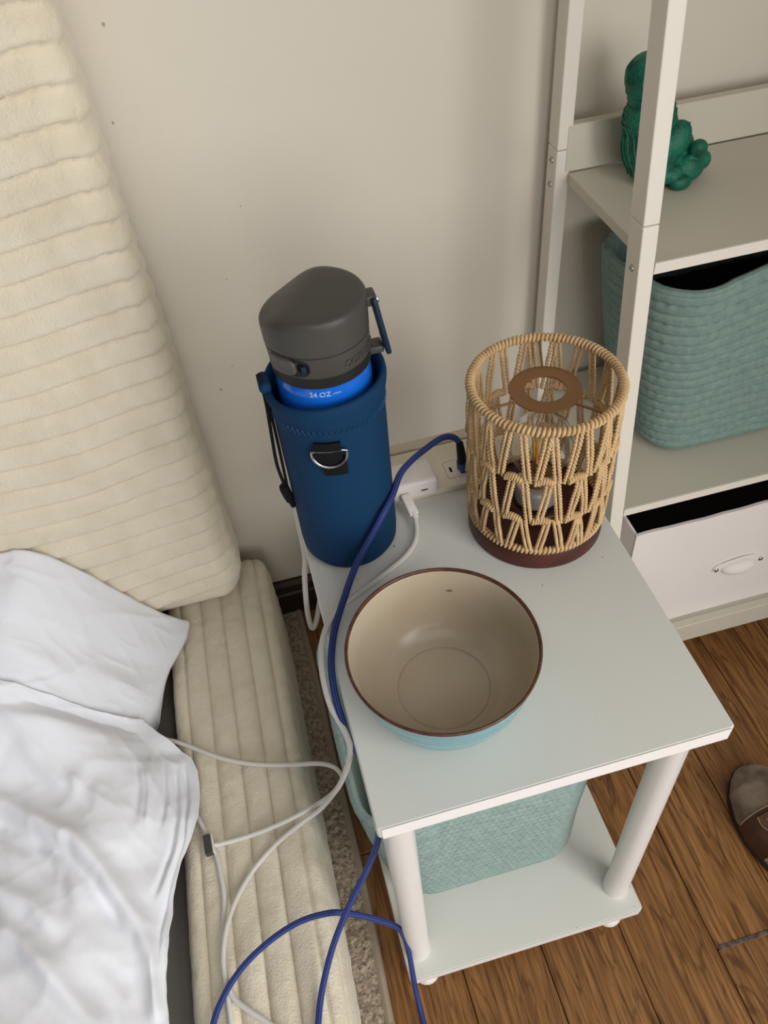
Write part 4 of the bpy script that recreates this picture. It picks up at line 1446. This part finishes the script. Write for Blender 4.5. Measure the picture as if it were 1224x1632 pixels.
for (z, g) in ((0.0003, -0.002), (0.002, 0.0), (0.012, 0.001), (0.015, -0.001)):
    for i, p in enumerate(lo):
        q = lo[(i + 1) % n]; o_ = lo[i - 1]
        t = Vector((q[0] - o_[0], q[1] - o_[1], 0)).normalized()
        nn = Vector((-t.y, t.x, 0))
        sg = -1 if nn.dot(Vector(p) - cen) < 0 else 1
        v.append((p[0] + nn.x * g * sg, p[1] + nn.y * g * sg, z))
f = []
for j in range(3):
    for i in range(n):
        f.append((j * n + i, j * n + (i + 1) % n, (j + 1) * n + (i + 1) % n, (j + 1) * n + i))
f.append(tuple(range(n))); f.append(tuple(3 * n + i for i in range(n))[::-1])
obj('sole', MB().add(v, f), 'sole', parent=shoe)
def shoe_h(s):
    return interp([(0.0, 0.052), (0.3, 0.048), (0.42, 0.052), (0.55, 0.062), (0.68, 0.060), (0.8, 0.052), (0.9, 0.041), (0.97, 0.028), (1.0, 0.014)], s)
def upper(s0, s1, ns, infl, z0=0.013, t0=0.0, t1=1.0):
    def fn(u, w):
        s = s0 + (s1 - s0) * w
        t = t0 + (t1 - t0) * u
        L, R = interp(LW, s), interp(RW, s)
        a = pi * (1 - t)
        ca, sa = cos(a), sin(a)
        lat = (L if ca < 0 else R) * (abs(ca) ** 0.75) * (1 if ca < 0 else -1)
        lat += infl * (1 if lat > 0 else -1) * abs(ca)
        h = z0 + (shoe_h(s) - z0 + infl) * (max(sa, 0) ** 0.62)
        h += 0.0012 * noise.noise(Vector((s * 9, t * 5, 1)))
        p = SA + SD * (SL * s) + SN * lat
        return (p.x, p.y, h)
    return grid(MB(), 41, ns, fn)
tv = obj('toe_upper', upper(0.60, 0.999, 40, -0.001), 'suede', parent=shoe, angle=180)
vp = obj('vamp', upper(0.60, 0.765, 18, 0.0012), 'leather', parent=shoe, angle=180)
obj('heel_counter', upper(0.0, 0.61, 24, -0.001, t0=0.0, t1=0.30), 'suede', parent=shoe, angle=180)
obj('heel_counter', upper(0.0, 0.61, 24, -0.001, t0=0.70, t1=1.0), 'suede', parent=shoe, angle=180)
def insole(u, w):
    s = 0.03 + 0.52 * w
    L, R = interp(LW, s) * 0.86, interp(RW, s) * 0.86
    lat = -R + (L + R) * u
    p = SA + SD * (SL * s) + SN * lat
    return (p.x, p.y, 0.020 + 0.004 * (2 * u - 1) ** 2)
obj('insole', grid(MB(), 16, 20, insole), 'suede', parent=shoe)
def shoe_surf(s, t, lift):
    L, R = interp(LW, s), interp(RW, s)
    a = pi * (1 - t)
    ca, sa = cos(a), sin(a)
    lat = (L if ca < 0 else R) * (abs(ca) ** 0.75) * (1 if ca < 0 else -1)
    h = 0.013 + (shoe_h(s) - 0.013) * (max(sa, 0) ** 0.62) + lift
    p = SA + SD * (SL * s) + SN * (lat + lift * 0.7 * (1 if lat > 0 else -1))
    return Vector((p.x, p.y, h))
def strap(u, w):
    t = 0.27 + 0.60 * u
    s = 0.675 + 0.065 * w * (1 if u < 1 else 0.8)
    return shoe_surf(s, t, 0.0042)
st_ = obj('strap', grid(MB(), 24, 8, strap), 'strapleather', parent=shoe)
mb = MB()
edge = [shoe_surf(0.677, 0.27 + 0.60 * i / 20, 0.0050) for i in range(21)]
tube(mb, edge, 0.0008, 6)
tube(mb, [shoe_surf(0.677 + 0.063 * i / 8, 0.27 - 0.012 * sin(pi * i / 8), 0.0050) for i in range(9)], 0.0008, 6)
obj('strap_stitching', mb, 'tanstitch', parent=st_)
for tt in (0.33, 0.40):
    p = shoe_surf(0.715, tt, 0.0040)
    obj('stud', lathe(MB(), [(0, 0), (0.0018, 0), (0.0014, 0.0010), (0, 0.0015)], tuple(p), 12), 'rivet', parent=st_)
mb = MB()
tube(mb, [shoe_surf(0.765, 0.97 - 0.94 * i / 24, 0.0018) for i in range(25)], 0.0008, 6)
tube(mb, [shoe_surf(0.60 - 0.12 * (i / 24) ** 1.5, 0.02 + 0.27 * i / 24, 0.0026) for i in range(25)], 0.0016, 6)
obj('vamp_stitching', mb, 'tanstitch', parent=vp)

# ================================================================ CABLES
WHITE_A = [(0.1130, 0.2885, 0.5040), (0.1104, 0.2735, 0.4995), (0.1036, 0.2587, 0.4985), (0.0905, 0.2458, 0.4982), (0.0733, 0.2353, 0.4982), (0.0549, 0.2255, 0.4982), (0.0370, 0.2167, 0.4982), (0.0200, 0.2077, 0.4984), (0.0077, 0.1966, 0.4990), (-0.0018, 0.1811, 0.5000), (-0.0084, 0.1632, 0.4990), (-0.0119, 0.1412, 0.4940), (-0.0115, 0.1186, 0.4870), (-0.0063, 0.1014, 0.4790), (-0.0040, 0.0940, 0.4700), (-0.0035, 0.0910, 0.4600), (-0.0052, 0.0944, 0.4350), (-0.0127, 0.1175, 0.3600), (-0.0257, 0.1402, 0.2800), (-0.0497, 0.1523, 0.2160), (-0.0761, 0.1500, 0.1975), (-0.1076, 0.1354, 0.1965), (-0.1354, 0.1153, 0.1965), (-0.1570, 0.0907, 0.1980), (-0.1702, 0.0643, 0.2020), (-0.1772, 0.0387, 0.2020), (-0.1778, 0.0158, 0.2000), (-0.1730, -0.0020, 0.1970), (-0.1576, -0.0185, 0.1970), (-0.1413, -0.0339, 0.1970), (-0.1161, -0.0661, 0.1970), (-0.12, -0.11, 0.197), (-0.16, -0.12, 0.197)]
WHITE_C = [(-0.1802, -0.0589, 0.1960), (-0.1782, -0.0238, 0.1960), (-0.1791, 0.0054, 0.1960), (-0.1788, 0.0344, 0.1955), (-0.1753, 0.0641, 0.1955), (-0.1710, 0.0950, 0.1960), (-0.1717, 0.1187, 0.1960), (-0.1741, 0.1402, 0.1960), (-0.1818, 0.1658, 0.1960), (-0.1885, 0.1855, 0.1960), (-0.2011, 0.2140, 0.1910), (-0.225, 0.25, 0.176), (-0.26, 0.28, 0.160)]
WHITE_B = [(-0.2650, 0.3050, 0.1650), (-0.2500, 0.3120, 0.1840), (-0.2385, 0.3107, 0.1930), (-0.2149, 0.2963, 0.1990), (-0.1928, 0.2819, 0.1990), (-0.1571, 0.2561, 0.1985), (-0.1213, 0.2371, 0.1985), (-0.0850, 0.2247, 0.1985), (-0.0631, 0.2182, 0.2000), (-0.0411, 0.2110, 0.2030), (-0.0256, 0.2006, 0.2050), (-0.0194, 0.1870, 0.2060), (-0.0244, 0.1775, 0.2060), (-0.0368, 0.1692, 0.2050), (-0.0582, 0.1626, 0.2030), (-0.0965, 0.1558, 0.1995), (-0.1332, 0.1522, 0.1985), (-0.1675, 0.1520, 0.1990), (-0.1760, 0.1530, 0.1995)]
wc = thing('laptop_charging_cable', 'white charging cable running from the charger over the bed rail', 'cable', (0.113, 0.2885, T))
obj('cord', tube(MB(), cat(WHITE_A + WHITE_C + [(-0.275, 0.295, 0.158)] + WHITE_B, 7), 0.0028, 10), 'cordwhite', parent=wc, angle=180)
pd = (Vector((0.1130, 0.2885, 0.5040)) - Vector((0.1090, 0.3100, 0.5150))).normalized()
p0 = Vector((0.1090, 0.3100, 0.5150))
p1 = Vector((0.1130, 0.2885, 0.5040))
mq = Matrix.Translation((p0 + p1) / 2) @ (p1 - p0).to_track_quat('Z', 'Y').to_matrix().to_4x4()
obj('usb_c_plug', box(MB(), -0.0052, 0.0052, -0.0030, 0.0030, -0.0122, 0.0122, 0.0022, 3, mq), 'chargerwhite', parent=wc)
obj('strain_relief', tube(MB(), [p1 - pd * 0.003, p1 + pd * 0.003], 0.0037, 12), 'chargerwhite', parent=wc)
mq = Matrix.Translation((-0.1800, 0.1535, 0.2010)) @ Matrix.Rotation(radians(3), 4, 'Z')
mg = obj('magnetic_plug', box(MB(), -0.0052, 0.0030, -0.0110, 0.0110, -0.0045, 0.0045, 0.0008, 2, mq), 'greymetal', parent=wc)
obj('plug_collar', box(MB(), 0.0030, 0.0058, -0.0112, 0.0112, -0.0047, 0.0047, 0.0018, 3, mq), 'cordwhite', parent=wc)

BLUE = [(0.1756, 0.3368, 0.5410), (0.1724, 0.3412, 0.5450), (0.1643, 0.3425, 0.5480), (0.1531, 0.3382, 0.5500), (0.1360, 0.3287, 0.5500), (0.1190, 0.3140, 0.5540), (0.1026, 0.2912, 0.5630), (0.0876, 0.2620, 0.5690), (0.0757, 0.2473, 0.5660), (0.0665, 0.2424, 0.5550), (0.0554, 0.2390, 0.5390), (0.0436, 0.2344, 0.5220), (0.0328, 0.2231, 0.5120), (0.0230, 0.2107, 0.5030), (0.0131, 0.1945, 0.4990), (0.0051, 0.1761, 0.4986), (-0.0013, 0.1550, 0.4980), (-0.0047, 0.1357, 0.4940), (-0.0056, 0.1169, 0.4890), (-0.0047, 0.1034, 0.4800), (-0.0036, 0.0964, 0.4650), (0.0030, 0.0860, 0.4400), (0.0065, 0.0720, 0.3950), (0.0030, 0.0560, 0.3420), (-0.0149, 0.0445, 0.3000), (-0.0326, 0.0355, 0.2700), (-0.0495, 0.0240, 0.2450), (-0.0665, 0.0085, 0.2220), (-0.0812, -0.0126, 0.2070), (-0.0904, -0.0307, 0.1990), (-0.0956, -0.0466, 0.1985), (-0.1054, -0.0743, 0.1985), (-0.1285, -0.1027, 0.1985), (-0.1635, -0.1029, 0.1985), (-0.1943, -0.0704, 0.1985), (-0.1998, -0.0384, 0.1985), (-0.1947, -0.0195, 0.1985), (-0.1855, -0.0044, 0.2005), (-0.1707, 0.0110, 0.2040), (-0.1498, 0.0255, 0.2070), (-0.1207, 0.0369, 0.2130), (-0.0924, 0.0410, 0.2220), (-0.0658, 0.0391, 0.2280), (-0.0487, 0.0366, 0.2220), (-0.0245, 0.0343, 0.1900), (-0.0009, 0.0337, 0.1400), (0.0060, 0.0300, 0.1100), (0.0075, 0.0230, 0.0800), (0.0060, 0.0050, 0.0500), (0.0050, -0.0070, 0.0220), (0.0048, -0.0241, 0.0060), (0.0051, -0.0435, 0.0045), (0.0064, -0.0934, 0.0045)]
bc = thing('braided_cable', 'blue braided cable looping from the power strip to the floor', 'cable', (0.179, 0.336, T))
obj('cord', tube(MB(), cat(BLUE, 8), 0.0032, 10), 'bluebraid', parent=bc, angle=180)
pa = Vector((0.1790, 0.3362, T + 0.0076)); pb = Vector((0.1785, 0.3360, T + 0.0200)); pc = Vector((0.1758, 0.3366, T + 0.0460))
mq = Matrix.Translation((pa + pb) / 2) @ (pb - pa).to_track_quat('Z', 'Y').to_matrix().to_4x4()
obj('plug', box(MB(), -0.0058, 0.0058, -0.0042, 0.0042, -0.0062, 0.0070, 0.0018, 3, mq), 'blueplug', parent=bc)
obj('boot', tube(MB(), cat([pb, (pb + pc) / 2, pc], 5), 0.0045, 12, rad=lambda t: 0.0054 - 0.0016 * t), 'blackplug', parent=bc)

LOOP = [(0.0950, 0.3900, 0.5000), (0.060, 0.3950, 0.5000), (0.0250, 0.4080, 0.5010), (0.0090, 0.4150, 0.4900), (0.0024, 0.4120, 0.4500), (0.0018, 0.4100, 0.4262), (0.0010, 0.4100, 0.3960), (0.0006, 0.4100, 0.3666), (-0.0010, 0.4100, 0.3384), (-0.0060, 0.4100, 0.3093), (-0.0118, 0.4100, 0.2595), (-0.0145, 0.4100, 0.2188), (-0.0130, 0.4100, 0.1937), (-0.0057, 0.4100, 0.2070), (0.0032, 0.4110, 0.2391), (0.0149, 0.4200, 0.2819), (0.035, 0.47, 0.34), (0.06, 0.56, 0.362), (0.065, 0.588, 0.362)]
lp = obj('power_cord', tube(MB(), cat(LOOP, 8), 0.0036, 10), 'cordwhite', parent=strip, angle=180)
tag(lp, 'thick white cord hanging in a loop')
